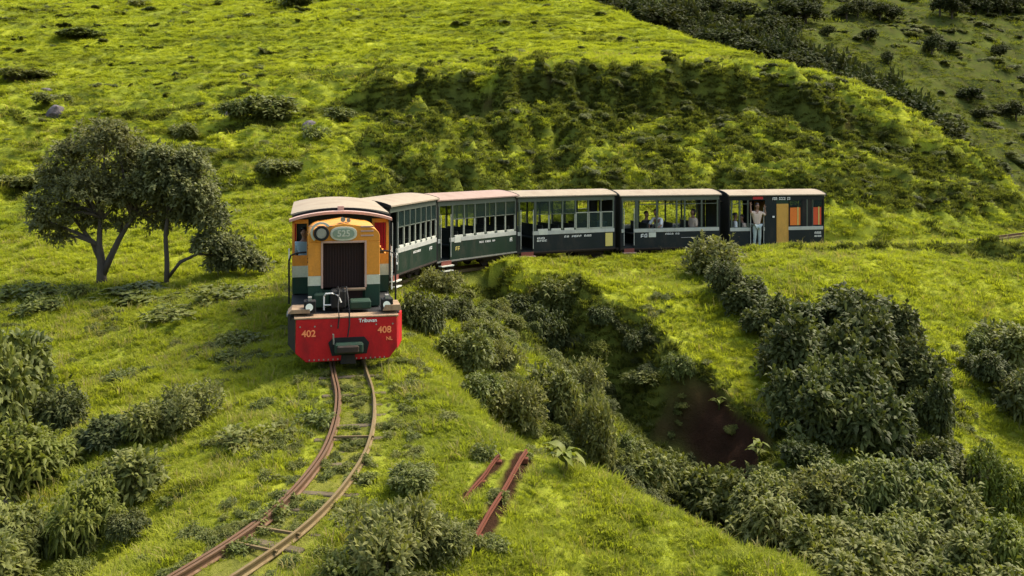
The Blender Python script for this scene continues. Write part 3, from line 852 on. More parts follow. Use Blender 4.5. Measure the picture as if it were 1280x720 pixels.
def bank_scrub():
    rng = np.random.default_rng(23)
    n = 9000
    x = rng.uniform(-8, 24, n); y = rng.uniform(34, 54, n)
    z, face, db, endb, dg, endg, dt, rs = H(x, y, True)
    nz = gnoise(x / 1.9, y / 1.9, 81) + .5 * gnoise(x / .9, y / .9, 82)
    m = (face > .5) & (dt > 1.9) & ((nz + .6 * endb * (db > -2.2) + .1 * sstep(-12, -3, db) + .8 * (dt < 3.6)) > .05)
    m |= (rs > .5) & (x > 9) & (dt > 2.5) & (nz > .45)
    x, y, z, nz = x[m], y[m], z[m], nz[m]; n = len(x)
    kp = rng.uniform(size=n) < .16 + .42 * (endb[m] * (db[m] > -3)); x, y, z = x[kp], y[kp], z[kp]; n = len(x)
    s = rng.uniform(.14, .36, n)
    src = [SHRUB['mid'][0][0], SHRUB['lime'][0][0], SHRUB['dark'][2][0], SHRUB['mid'][3][0], SHRUB['olive'][0][0]]
    rot = np.stack([rng.normal(0, .2, n), rng.normal(0, .2, n), rng.uniform(0, 6.28, n)], 1)
    scatter('bank_scrub', np.stack([x, y, z - .08], 1), rot, np.stack([s * 1.15, s * 1.15, s * .8], 1), rng.choice(5, n, p=[.28, .30, .12, .22, .08]), src, 'low dark green scrub covering the bank behind the train')
    # cushions of rank growth on the upper hill and scrub on the far hillside
    n = 26000
    y = np.sqrt(rng.uniform(38 ** 2, 96 ** 2, n)); x = rng.uniform(-.6, .25, n) * y
    z, face, db, endb, dg, endg, dt, rs = H(x, y, True)
    b = gnoise(x / 4.5, (y + z * 3) / 2.4, 95) + .5 * gnoise(x / 1.6, y / 1.2, 96)
    m = (face < .5) & (rng.uniform(size=n) < .15) & (b > .42 - .12 * sstep(5, 25, -x)) & ~((x > 0) & (y > 56) & (x / y > .03 + (95 - y) * .0105))
    x, y, z = x[m], y[m], z[m]; n = len(x); s = rng.uniform(.12, .34, n) * (1 + .5 * sstep(60, 90, y))
    rot = np.stack([rng.normal(0, .2, n), rng.normal(0, .2, n), rng.uniform(0, 6.28, n)], 1)
    scatter('hill_scrub', np.stack([x, y, z - .06], 1), rot, np.stack([s * 1.5, s * 1.5, s * .7], 1), rng.choice(5, n, p=[.3, .32, .1, .16, .12]), src, 'rank dark growth in bands over the upper hillside')
    n = 9000
    y = np.sqrt(rng.uniform(105 ** 2, 300 ** 2, n)); x = rng.uniform(.1, .62, n) * y
    z = H(x, y)
    b = gnoise(x / 16, (y + z * 2) / 9, 97) + .6 * gnoise(x / 5, y / 4, 98)
    m = b > .3
    x, y, z = x[m], y[m], z[m]; n = len(x); s = rng.uniform(.35, 1.0, n)
    rot = np.stack([rng.normal(0, .1, n), rng.normal(0, .1, n), rng.uniform(0, 6.28, n)], 1)
    scatter('far_scrub', np.stack([x, y, z - .15], 1), rot, np.stack([s * 1.5, s * 1.5, s * .8], 1), rng.choice(5, n, p=[.3, .2, .3, .1, .1]), src, 'scattered low scrub on the far hillside')
    # leafy weeds through the turf of the spur and beside the rails
    n = 7000
    y = np.sqrt(rng.uniform(8 ** 2, 26 ** 2, n)); x = rng.uniform(-.6, .5, n) * y
    z, face, db, endb, dg, endg, dt, rs = H(x, y, True)
    b = gnoise(x / 1.1, y / 1.1, 93)
    m = (b + .5 * (dt < 1.0) > .28) & (np.abs(dt - .29) > .07)
    x, y, z, dt = x[m], y[m], z[m], dt[m]; n = len(x); s = rng.uniform(.07, .19, n) * np.where(dt < .6, .75, 1)
    rot = np.stack([rng.normal(0, .2, n), rng.normal(0, .2, n), rng.uniform(0, 6.28, n)], 1)
    scatter('meadow_weeds', np.stack([x, y, z - .01], 1), rot, np.stack([s, s, s * .9], 1), rng.integers(0, 4, n), [q[0] for q in SHRUB['weed']], 'small leafy weeds scattered through the turf')
    # low ground cover in the gully and at the thickets' feet
    n = 6000
    x = rng.uniform(-3, 14, n); y = rng.uniform(12, 30, n)
    z, face, db, endb, dg, endg, dt, rs = H(x, y, True)
    px = 640 + F * x / y; py = HOR + F * (CAM_H - z) / y
    nz = gnoise(x / 1.3, y / 1.3, 85) + .4 * gnoise(x / .5, y / .5, 86)
    m = (dg > 1.2) * (dg < 5.5) * (dt > 2.0) * (nz > .12) * (y > 14.5) * (x > -1.8)
    m |= (dg > .3) & (dg < 1.8) & (endg > .6) & (nz > .25) & (dt > 2)
    m = m.astype(bool) & ~((px > 770) & (px < 850) & (py > 470) & (py < 585)) & ~((px > 872) & (px < 965) & (py > 455) & (py < 580))
    x, y, z = x[m], y[m], z[m]; n = len(x)
    s = rng.uniform(.12, .36, n)
    rot = np.stack([rng.normal(0, .2, n), rng.normal(0, .2, n), rng.uniform(0, 6.28, n)], 1)
    scatter('gully_undergrowth', np.stack([x, y, z - .05], 1), rot, np.stack([s * 1.1, s * 1.1, s], 1), np.where((dg[m] < 2.2) & (rng.uniform(size=n) < .8), 2, rng.choice(5, n, p=[.3, .25, .1, .2, .15])), src, 'tangled green undergrowth covering the gully floor')  # mostly dark leaves near the lip, the gully shadow put into their colour
bank_scrub()

# --- the two trees on the left
def build_tree(px, py, D, label, name, trunks, blobs, n_twigs, per, L, W, mat, seed, lift=.2, shell=.35):
    x = (px - 640) / F * D
    z = float(H(np.array([x]), np.array([D]))[0])
    root = empty(name, (x, D, z - .05)); tag(root, label, 'tree', 'trees on the left meadow'); root.scale = (1.06, 1.06, 1.12)
    obj('trunk', limbs_mesh('trunk', seed, trunks), root)
    obj('crown', crown_mesh('crown', seed, blobs, n_twigs, per, L, W, mat, .2, shell, lift, .85), root)
    return root
rng = np.random.default_rng(77)
M_TREE = leafmat('tree_leaves', (.050, .058, .022), (.185, .195, .080), (.13, .125, .05), .3, .6, spec=.15)
def limb_set(base, forks, blobs, r0):
    T = []
    for b in blobs:
        f = min(forks, key=lambda q: (q[0] - b[0]) ** 2 + (q[2] - b[2]) ** 2)
        T.append((bez(f, (b[0] * .98, b[1], b[2] + .1), (rng.normal(0, .12), rng.normal(0, .1), .18)), [r0 * .42, r0 * .34, r0 * .25, r0 * .16, r0 * .06]))
    return T
# bigger tree: 46 picture units per metre; fork low, crown leaning over to both sides
B1 = [(-1.05,.1,2.35,.62),(-1.2,-.3,1.75,.50),(-.55,.2,3.15,.66),(.15,-.2,3.55,.70),(.55,.3,2.75,.70),(-.2,-.5,2.45,.68),(.95,0,3.15,.58),(1.25,-.2,2.45,.62),(.35,.5,1.95,.5),(-.75,.5,2.6,.55),(-.85,-.2,3.25,.42),(1.5,.3,1.95,.42),(-1.35,.1,2.75,.36),(.6,-.5,3.75,.36),(-1.35,.2,1.35,.38),(-.7,0,1.75,.42),(1.0,.2,1.75,.40),(.6,-.3,2.2,.5),(1.75,0,2.6,.45),(1.6,-.1,3.0,.4),(-1.55,-.1,2.1,.34),(-1.1,.2,1.15,.30),(1.35,.2,1.5,.34),(-1.7,.2,1.55,.28),(.05,.3,2.3,.4),(1.9,.1,2.2,.5),(2.0,0,1.75,.42),(.3,.2,1.55,.36),(-.35,.3,1.55,.34)]
F1 = [(-.12,0,1.05),(.42,.05,1.35),(.0,0,1.7),(.75,0,1.75)]
T1 = [([(0,0,-.15),(-.02,0,.35),(-.03,0,.7),(-.08,0,1.05),(-.05,0,1.7),(-.15,0,2.5)],[.16,.12,.10,.08,.055,.03]),
      ([(.02,0,.35),(.2,.03,.75),(.42,.05,1.2),(.62,.02,1.5),(.95,0,1.85)],[.10,.085,.07,.055,.03]),
      ([(-.03,0,.62),(-.3,.1,1.1),(-.62,.1,1.5),(-.95,.1,1.9)],[.07,.055,.045,.03])] + limb_set((0,0,0), F1, B1, .13)
build_tree(128, 358, 25.9, 'bigger dark olive tree with a low forked trunk on the left meadow', 'tree', T1, B1, 4600, 6, .12, .06, M_TREE, 901)
B2 = [(.15,0,2.55,.72),(.75,-.2,2.2,.62),(-.35,.2,2.2,.5),(.45,.3,1.7,.55),(1.05,.1,1.55,.5),(.65,0,2.95,.42),(-.1,-.3,3.05,.4),(1.2,-.2,1.0,.42),(1.6,.1,.85,.42),(2.0,0,.6,.38),(2.3,.1,.45,.3),(1.35,0,.5,.36)]
F2 = [(0,0,1.2),(.05,0,1.7),(.6,0,.8)]
T2 = [([(0,0,-.15),(.02,0,.5),(-.02,0,1.2),(.04,0,1.7),(.15,0,2.3)],[.075,.065,.055,.045,.025]),
      ([(.02,0,.15),(.35,0,.55),(.8,0,.75),(1.4,0,.7),(1.9,0,.5)],[.05,.045,.035,.028,.015])] + limb_set((0,0,0), F2, B2, .085)
build_tree(208, 356, 25.6, 'smaller dark tree with a thin upright trunk and low drooping right side', 'tree', T2, B2, 3400, 6, .135, .065, M_TREE, 902)

# --- broad leaved plant on the lip of the spur and sprigs by the red soil: every leaf a part
def broad_leaf(L, W, bend):
    V = []; Fc = []
    n = 5
    for i in range(n + 1):
        t = i / n; w = W * math.sin(math.pi * min(1, .08 + t * .92)) ** .8 * (1 - .25 * t) / 2
        x = L * t * (1 - .15 * bend * t); z = bend * L * (t * .55 - t * t * .95)
        wv = .02 * math.sin(t * 14)
        V += [(x, -w, z + w * .35 + wv), (x, 0, z), (x, w, z + w * .35 - wv)]
    for i in range(n):
        a = i * 3
        Fc += [(a, a + 3, a + 4, a + 1), (a + 1, a + 4, a + 5, a + 2)]
    me = np_mesh('leaf', V, Fc, M_LEAF_LIME, True)
    set_attr(me, 'tint', [.7] * len(V))
    return me
LEAFM = [broad_leaf(.55, .26, 1.0), broad_leaf(.48, .22, .7), broad_leaf(.6, .2, 1.2)]
def leafy_plant(px, py, h, n, label, scale=1.0, stem_h=.35, at=None):
    x, y, z = hit(px, py)
    if at: x, y = at; z = float(H(np.array([x]), np.array([y]))[0])
    root = empty('broad_leaved_plant', (x, y, z - .05)); tag(root, label, 'plant')
    rr = random.Random(n * 3 + int(px))
    V = []; Fc = []
    tube(V, Fc, [(0, 0, -.1), (.02, 0, stem_h * .5), (0, .02, stem_h)], [.035 * scale, .03 * scale, .015 * scale], 7)
    obj('stem', np_mesh('stem', V, Fc, M_LEAF_MID, True), root)
    for k in range(n):
        o = obj('leaf', LEAFM[k % 3], root, (0, 0, stem_h * (.55 + .45 * k / n)))
        s = scale * rr.uniform(.8, 1.15)
        o.rotation_euler = (rr.uniform(-.3, .3), -rr.uniform(.15, .75), k * 2.4 + rr.uniform(-.3, .3))
        o.scale = (s, s, s)
    return root
leafy_plant(706, 590, 60, 11, 'light green broad leaved plant on the lip of the spur at the gully', .62, .3)
leafy_plant(690, 574, 60, 9, 'second light green broad leaved plant just left of the larger one on the spur lip', .5, .22)
leafy_plant(948, 586, 60, 8, 'pale leafy sprig standing against the red soil face', .6, .6)
leafy_plant(898, 512, 60, 6, 'small leafy sprig high on the red soil face', .5, .3)

# --- trees of the far valley and hillside
ORD = 'one two three four five six seven eight nine ten eleven twelve thirteen fourteen fifteen sixteen seventeen eighteen nineteen twenty twenty-one twenty-two twenty-three twenty-four'.split()
M_TREEFAR = leafmat('far_leaves', (.014, .020, .007), (.052, .064, .020), (.050, .052, .018), .2, .7, spec=.05)
def far_trees():
    kinds = []
    for v in range(6):
        rg = np.random.default_rng(400 + v)
        bl = [(0, 0, 1.55, .75)] + [(rg.uniform(-.9, .9), rg.uniform(-.9, .9), rg.uniform(.9, 2.0), rg.uniform(.35, .7)) for _ in range(7)]
        cr = crown_mesh('far_crown%d' % v, 500 + v, bl, 420, 4, .30, .17, M_TREEFAR, .2, .6, .2)
        tr = limbs_mesh('far_trunk%d' % v, 500 + v, [([(0, 0, -.3), (.03, 0, .6), (0, 0, 1.4)], [.13, .10, .06])] + [(bez((0, 0, .8), b[:3], (0, 0, .1)), [.07, .055, .04, .03, .015]) for b in bl[:5]])
        kinds.append((cr, tr))
    rg = random.Random(12); k = 0
    def put(px, py, w, h, lab, grp):
        nonlocal k
        x, y, z = hit(px, py, 60, 330)
        if y > 320: return
        s = F / y; k += 1
        root = empty('far_tree', (x, y, z - .2), rg.uniform(0, 6.28)); tag(root, lab, 'tree', grp)
        root.scale = (w / s / 2.3, w / s / 2.3, h / s / 2.5)
        cr, tr = kinds[k % 6]
        obj('crown', cr, root); obj('trunk', tr, root)
    # the belt in the dip just behind the crest: only the crowns rise above it
    cx = [700, 760, 800, 850, 900, 950, 1000, 1050, 1100, 1150, 1200, 1240, 1290]; cy = [-6, 14, 28, 45, 62, 78, 92, 107, 124, 150, 192, 222, 256]
    cd = [92, 84, 79.5, 74.5, 69.5, 65.5, 62, 59, 56.5, 54.5, 51, 49.5, 48]
    for i in range(24):
        for j in range(2):
            px = 712 + i * 22.5 + rg.uniform(-7, 7) + j * 10
            y = float(np.interp(px, cx, cd)) * (1.07 + .10 * j + rg.uniform(-.02, .03)); x = (px - 640) / F * y
            z = float(H(np.array([x]), np.array([y]))[0])
            ytop = float(np.interp(px, cx, cy)) - (rg.uniform(18, 36) + 18 * j) * (.55 if i > 19 else 1)
            h = min(max(CAM_H + (HOR - ytop) / F * y - z, 1.8), 9.0); w = rg.uniform(40, 66) * y / F
            k += 1
            root = empty('far_tree', (x, y, z - .2), rg.uniform(0, 6.28)); tag(root, 'dark tree number %s from the top, %s row of the belt behind the crest' % (ORD[i], ('front', 'rear')[j]), 'tree', 'trees in the belt behind the crest')
            root.scale = (w / 2.3, w / 2.3, h / 2.5)
            cr, tr = kinds[k % 6]
            obj('crown', cr, root); obj('trunk', tr, root)
    for px, py, n, sp, sq in ((905,28,8,34,16),(960,50,10,36,16),(985,20,6,26,10),(870,30,5,26,10)):
        wood = {(905, 28): 'lower left part', (960, 50): 'lower right part', (985, 20): 'upper right part', (870, 30): 'far left part'}[(px, py)]
        for i, qx in enumerate(sorted(px + rg.uniform(-sp, sp) for _ in range(n))):
            put(qx, py + rg.uniform(-sq, sq), rg.uniform(26, 46), rg.uniform(22, 36), 'dark tree number %s from left in the %s of the far wood' % (ORD[i], wood), 'trees in the wood on the far hillside')
    for i, px in enumerate(range(1058, 1125, 14)): put(px, 24 + rg.uniform(-4, 4), 26, 22, 'dark tree, %s from the left in the short row high on the far hillside' % ['first', 'second', 'third', 'fourth', 'fifth'][i], 'trees in the short row on the far hillside')
    for i, px in enumerate(range(1175, 1280, 15)): put(px, 20 + rg.uniform(-5, 4), 28, 26, 'dark tree, %s from the left in the row at the top right corner' % ['first', 'second', 'third', 'fourth', 'fifth', 'sixth', 'seventh'][i], 'trees in the top right row')
    for px, py, w, h, lab in ((1165,72,24,30,'lone dark tree in the middle of the far hillside'),(1188,66,20,16,'small tree just right of the lone dark tree on the far hillside'),(1110,80,14,18,'very small dark tree left of the lone one on the far hillside'),
                              (1250,75,22,20,'small dark tree near the right edge on the far hillside'),(1210,126,34,20,'bush like tree low on the far hillside at the right'),(1270,150,30,24,'dark tree at the right edge low on the far hillside'),
                              (1085,52,22,18,'small dark tree on the bare ridge of the far hillside'),(1225,150,24,16,'small low tree below the bush like tree on the far hillside'),(1035,46,14,16,'single small tree on the slope of the bare ridge')):
        put(px, py, w, h, lab, None)
far_trees()

# --- rocks on the hillside
def rock_mat():
    m, nt, p = newmat('grey_rock')
    c = mix_rgb(nt, noise(nt, 5, 7, .7), (.035, .028, .030), (.17, .14, .14))
    nt.links.new(c, p.inputs['Base Color']); p.inputs['Roughness'].default_value = .9
    bp = nt.nodes.new('ShaderNodeBump'); bp.inputs['Distance'].default_value = .06
    nt.links.new(noise(nt, 7, 6, .7), bp.inputs['Height']); nt.links.new(bp.outputs[0], p.inputs['Normal'])
    return m
M_ROCK = rock_mat()
def rock(px, py, w, h, label, seed, group='rocks on the hillside'):
    x, y, z = hit(px, py)
    bm = bmesh.new(); bmesh.ops.create_icosphere(bm, subdivisions=3, radius=1)
    rg = np.random.default_rng(seed); pl = rnd_dirs(rg, 14)
    for v in bm.verts:
        c = np.array(v.co)
        f = min(1.0, min(.72 / max(1e-3, float(c @ q)) if float(c @ q) > .72 else 1.0 for q in pl))
        n = float(gnoise(c[0] * 2 + seed, c[1] * 2 + c[2] * 1.7, seed))
        v.co = Vector(c * f * (1 + .12 * n))
    me = bpy.data.meshes.new('rock'); bm.to_mesh(me); bm.free(); me.materials.append(M_ROCK)
    o = obj('rock', me, None, (x, y, z)); s = F / y
    o.scale = (w / s / 2 * 1.1, w / s / 2, h / s / 2 * 1.5); o.rotation_euler = (rg.uniform(-.2, .2), rg.uniform(-.2, .2), rg.uniform(0, 3))
    tag(o, label, 'rock', group)
rock(70, 142, 26, 14, 'purplish grey rock lowest of those on the upper left hillside', 1)
rock(66, 124, 18, 10, 'purplish grey rock in the middle of those on the upper left hillside', 2)
rock(60, 113, 16, 6, 'small flat rock uppermost on the upper left hillside', 3)
rock(22, 98, 30, 8, 'dark flat rock near the left edge high on the hillside', 4)
rock(322, 132, 20, 14, 'grey rock at the left of the grey green hillside bush', 5)
rock(340, 136, 12, 10, 'pale rock in front of the grey green hillside bush', 6)
rock(388, 162, 22, 16, 'dark reddish rock under the bank start right of the hillside bush', 7)
rock(292, 142, 24, 12, 'dark rock beside the dark clump left of the hillside bush', 8)
rock(2, 632, 40, 30, 'reddish brown rock at the left edge in the lower left thicket', 9, None)
# ------------------------------------------------------------------ solid building helpers
class MB:
    def __init__(s): s.v = []; s.f = []
    def box(s, x0, x1, y0, y1, z0, z1):
        b = len(s.v)
        s.v += [(x, y, z) for z in (z0, z1) for y in (y0, y1) for x in (x0, x1)]
        s.f += [tuple(b + i for i in q) for q in ((0, 2, 3, 1), (4, 5, 7, 6), (0, 1, 5, 4), (2, 6, 7, 3), (0, 4, 6, 2), (1, 3, 7, 5))]
        return s
    def prism(s, pts, a0, a1, axis='y'):
        """pts in the plane across the axis (x,z for y; y,z for x; x,y for z), extruded a0..a1"""
        b = len(s.v); n = len(pts)
        for a in (a0, a1):
            for p, q in pts: s.v.append({'y': (p, a, q), 'x': (a, p, q), 'z': (p, q, a)}[axis])
        s.f.append(tuple(b + i for i in range(n))); s.f.append(tuple(b + n + i for i in reversed(range(n))))
        for i in range(n):
            j = (i + 1) % n; s.f.append((b + i, b + n + i, b + n + j, b + j))
        return s
    def cyl(s, c, r, a0, a1, axis='y', n=16, r2=None):
        r2 = r if r2 is None else r2
        b = len(s.v)
        for a, rr in ((a0, r), (a1, r2)):
            for i in range(n):
                t = 2 * math.pi * i / n; p, q = c[0] + rr * math.cos(t), c[1] + rr * math.sin(t)
                s.v.append({'y': (p, a, q), 'x': (a, p, q), 'z': (p, q, a)}[axis])
        s.f.append(tuple(b + i for i in range(n))); s.f.append(tuple(b + n + i for i in reversed(range(n))))
        for i in range(n):
            j = (i + 1) % n; s.f.append((b + i, b + n + i, b + n + j, b + j))
        return s
    def tube(s, pts, r, sides=6):
        tube(s.v, s.f, pts, [r] * len(pts) if not isinstance(r, (list, tuple)) else r, sides); return s
    def frame(s, x0, x1, y0, y1, z0, z1, w):
        """rectangular frame in the y-z plane, thickness x0..x1"""
        s.box(x0, x1, y0, y1, z0, z0 + w).box(x0, x1, y0, y1, z1 - w, z1)
        s.box(x0, x1, y0, y0 + w, z0 + w, z1 - w).box(x0, x1, y1 - w, y1, z0 + w, z1 - w); return s
    def build(s, name, mat, parent=None, bevel=0.0, smooth=False, loc=(0, 0, 0)):
        bm = bmesh.new()
        vv = [bm.verts.new(v) for v in s.v]
        for f in s.f:
            try: bm.faces.new([vv[i] for i in f])
            except ValueError: pass
        bmesh.ops.recalc_face_normals(bm, faces=bm.faces)
        if bevel > 0:
            ed = [e for e in bm.edges if len(e.link_faces) == 2 and e.calc_face_angle(0) > .6]
            bmesh.ops.bevel(bm, geom=ed, offset=bevel, segments=1, affect='EDGES', clamp_overlap=True)
        me = bpy.data.meshes.new(name); bm.to_mesh(me); bm.free()
        me.materials.append(mat)
        if smooth:
            me.polygons.foreach_set('use_smooth', np.ones(len(me.polygons), dtype=bool))
            me.set_sharp_from_angle(angle=R(40))
        return obj(name, me, parent, loc)

def paint(name, col, dirt=.35, rough=.45, dirtcol=(.10, .075, .045), metal=0, scale=3.0):
    m, nt, p = newmat(name)
    tc = nt.nodes.new('ShaderNodeTexCoord')
    n1 = noise(nt, scale, 6, .7, tc.outputs['Object'], (1, 1, .45))
    n2 = noise(nt, scale * 7, 4, .6, tc.outputs['Object'])
    c = mix_rgb(nt, frange(nt, n2, .35, .7, 0, .35), col, tuple(x * .62 for x in col))
    c = mix_rgb(nt, frange(nt, n1, .48, .75, 0, dirt), c, dirtcol)
    nt.links.new(c, p.inputs['Base Color'])
    nt.links.new(frange(nt, n1, .3, .7, rough, min(1, rough + .3)), p.inputs['Roughness'])
    p.inputs['Metallic'].default_value = metal
    p.inputs['Specular IOR Level'].default_value = .22
    bp = nt.nodes.new('ShaderNodeBump'); bp.inputs['Distance'].default_value = .006; bp.inputs['Strength'].default_value = .6
    nt.links.new(n1, bp.inputs['Height']); nt.links.new(bp.outputs[0], p.inputs['Normal'])
    return m

P_ORANGE = paint('orange_paint', (.60, .235, .03), .6, .5, (.22, .11, .035), scale=4)
P_WHITE = paint('cream_paint', (.50, .49, .37), .6, .6, (.22, .18, .10), scale=4)
P_GREEN = paint('green_paint', (.016, .042, .024), .55, .6, (.05, .04, .025), scale=4)
P_GREEN2 = paint('coach_green_paint', (.008, .024, .013), .3, .4)
P_NAVY = paint('navy_paint', (.008, .013, .014), .25, .4)
P_RED = paint('red_paint', (.42, .008, .010), .75, .5, (.13, .012, .012), scale=4)
P_BLACK = paint('black_paint', (.012, .012, .012), .5, .6, (.06, .045, .03))
P_DARK = paint('dark_interior', (.022, .026, .022), .4, .8, (.03, .022, .015))
P_GRILLE = paint('grille_metal', (.030, .016, .014), .5, .7, (.07, .03, .018), scale=6)
P_BELT = paint('belt_paint', (.43, .43, .38), .4)
P_FRAME = paint('window_frame_paint', (.34, .35, .28), .35)
P_SILL = paint('sill_paint', (.55, .55, .46), .3)
P_POST = paint('grey_green_post', (.085, .10, .075), .35)
P_ROOF = paint('cream_roof_paint', (.29, .235, .165), .7, .85, (.20, .145, .10), scale=1.6)
P_ROOFP = paint('pinkish_roof_paint', (.30, .21, .165), .7, .85, (.20, .14, .105), scale=1.6)
P_FASC = paint('pink_fascia_paint', (.45, .28, .22), .4)
P_TAN = paint('tan_boards', (.30, .20, .12), .7, .8, (.10, .06, .035), scale=6)
P_UNDER = paint('underframe_metal', (.035, .026, .020), .6, .8, (.08, .05, .03))
P_RUST = paint('reddish_step_paint', (.22, .07, .05), .5, .8)
P_YEL = paint('yellow_panel', (.62, .50, .14), .3)
P_OCHRE = paint('ochre_door', (.56, .30, .06), .3)
P_CURT_O = paint('orange_curtain', (.75, .19, .035), .2, .9)
P_CURT_R = paint('red_curtain', (.62, .09, .035), .2, .9)
P_RAIL = paint('rail_steel', (.125, .072, .038), .6, .55, (.15, .07, .04), .3, 8)
P_RAILT = paint('rail_steel_tan', (.165, .12, .055), .6, .6, (.18, .10, .05), .3, 8)
P_RUSTY = paint('rusty_iron', (.115, .036, .018), .6, .9, (.14, .04, .02), 0, 9)
P_WOOD = paint('old_sleeper', (.09, .070, .04), .6, .95, (.16, .13, .08), 0, 6)
P_LETTER = paint('white_lettering', (.75, .73, .68), .1)
P_LETTERO = paint('orange_lettering', (.90, .26, .10), .1)
P_STEEL = paint('worn_steel', (.28, .27, .24), .5, .4, (.1, .07, .05), .6, 8)

def glass_mat():
    m, nt, p = newmat('window_glass')
    p.inputs['Base Color'].default_value = (.03, .05, .045, 1); p.inputs['Roughness'].default_value = .06
    t = nt.nodes.new('ShaderNodeBsdfTransparent'); t.inputs[0].default_value = (.75, .82, .78, 1)
    mx = nt.nodes.new('ShaderNodeMixShader'); mx.inputs[0].default_value = .6
    nt.links.new(p.outputs[0], mx.inputs[1]); nt.links.new(t.outputs[0], mx.inputs[2])
    nt.links.new(mx.outputs[0], nt.nodes['Material Output'].inputs[0]); return m
P_GLASS = glass_mat()
def lens_mat():
    m, nt, p = newmat('lamp_lens')
    p.inputs['Base Color'].default_value = (.85, .86, .78, 1); p.inputs['Roughness'].default_value = .12
    return m
P_LENS = lens_mat()

FONTS = []
def lettering(txt, size, mat, parent, loc, rot, name='lettering'):
    cu = bpy.data.curves.new(name, 'FONT'); cu.body = txt; cu.size = size; cu.extrude = .004; cu.align_x = 'CENTER'; cu.align_y = 'CENTER'
    cu.offset = size * .02
    cu.materials.append(mat)
    o = bpy.data.objects.new(name, cu); o.location = loc; o.rotation_euler = rot
    FONTS.append(o)
    return link(o, parent)

def marks(parent, x, y0, y1, z, h, words, seed, mat=None, name='lettering'):
    """a line of small painted characters too small to read, on a side that faces +x"""
    rg = random.Random(seed); m = MB(); y = y0; tot = sum(words) + .9 * (len(words) - 1); cw = (y1 - y0) / tot
    for wd in words:
        for k in range(wd):
            a = y + cw * .12; b = y + cw * .88
            m.box(x, x + .004, a, a + cw * .2, z - h / 2, z + h / 2 * rg.uniform(.6, 1))
            m.box(x, x + .004, a + cw * .2, b, z + h / 2 - h * .22, z + h / 2)
            q = z - h / 2 + h * rg.uniform(0, .4)
            m.box(x, x + .004, a + cw * .2, b, q, q + h * .2)
            if rg.random() < .6: m.box(x, x + .004, b - cw * .2, b, z - h / 2, z + h * .2)
            y += cw
        y += cw * .9
    m.build(name, mat or P_LETTER, parent)

def arch(w, z0, rise, n=14):
    """points of a shallow roof arc from -w to w"""
    return [(-w + 2 * w * i / n, z0 + rise * (1 - (2 * i / n - 1) ** 2) ** .9) for i in range(n + 1)]

def wheel_pair(parent, y, r=.24, g=.305):
    for sx in (-1, 1):
        m = MB()
        m.cyl((y, r), r, sx * (g + .005), sx * (g + .075), 'x', 22).cyl((y, r), r + .025, sx * (g - .02), sx * (g + .005), 'x', 22).cyl((y, r), .07, sx * (g + .075), sx * (g + .16), 'x', 12)
        m.build('wheel', P_UNDER, parent, .006)

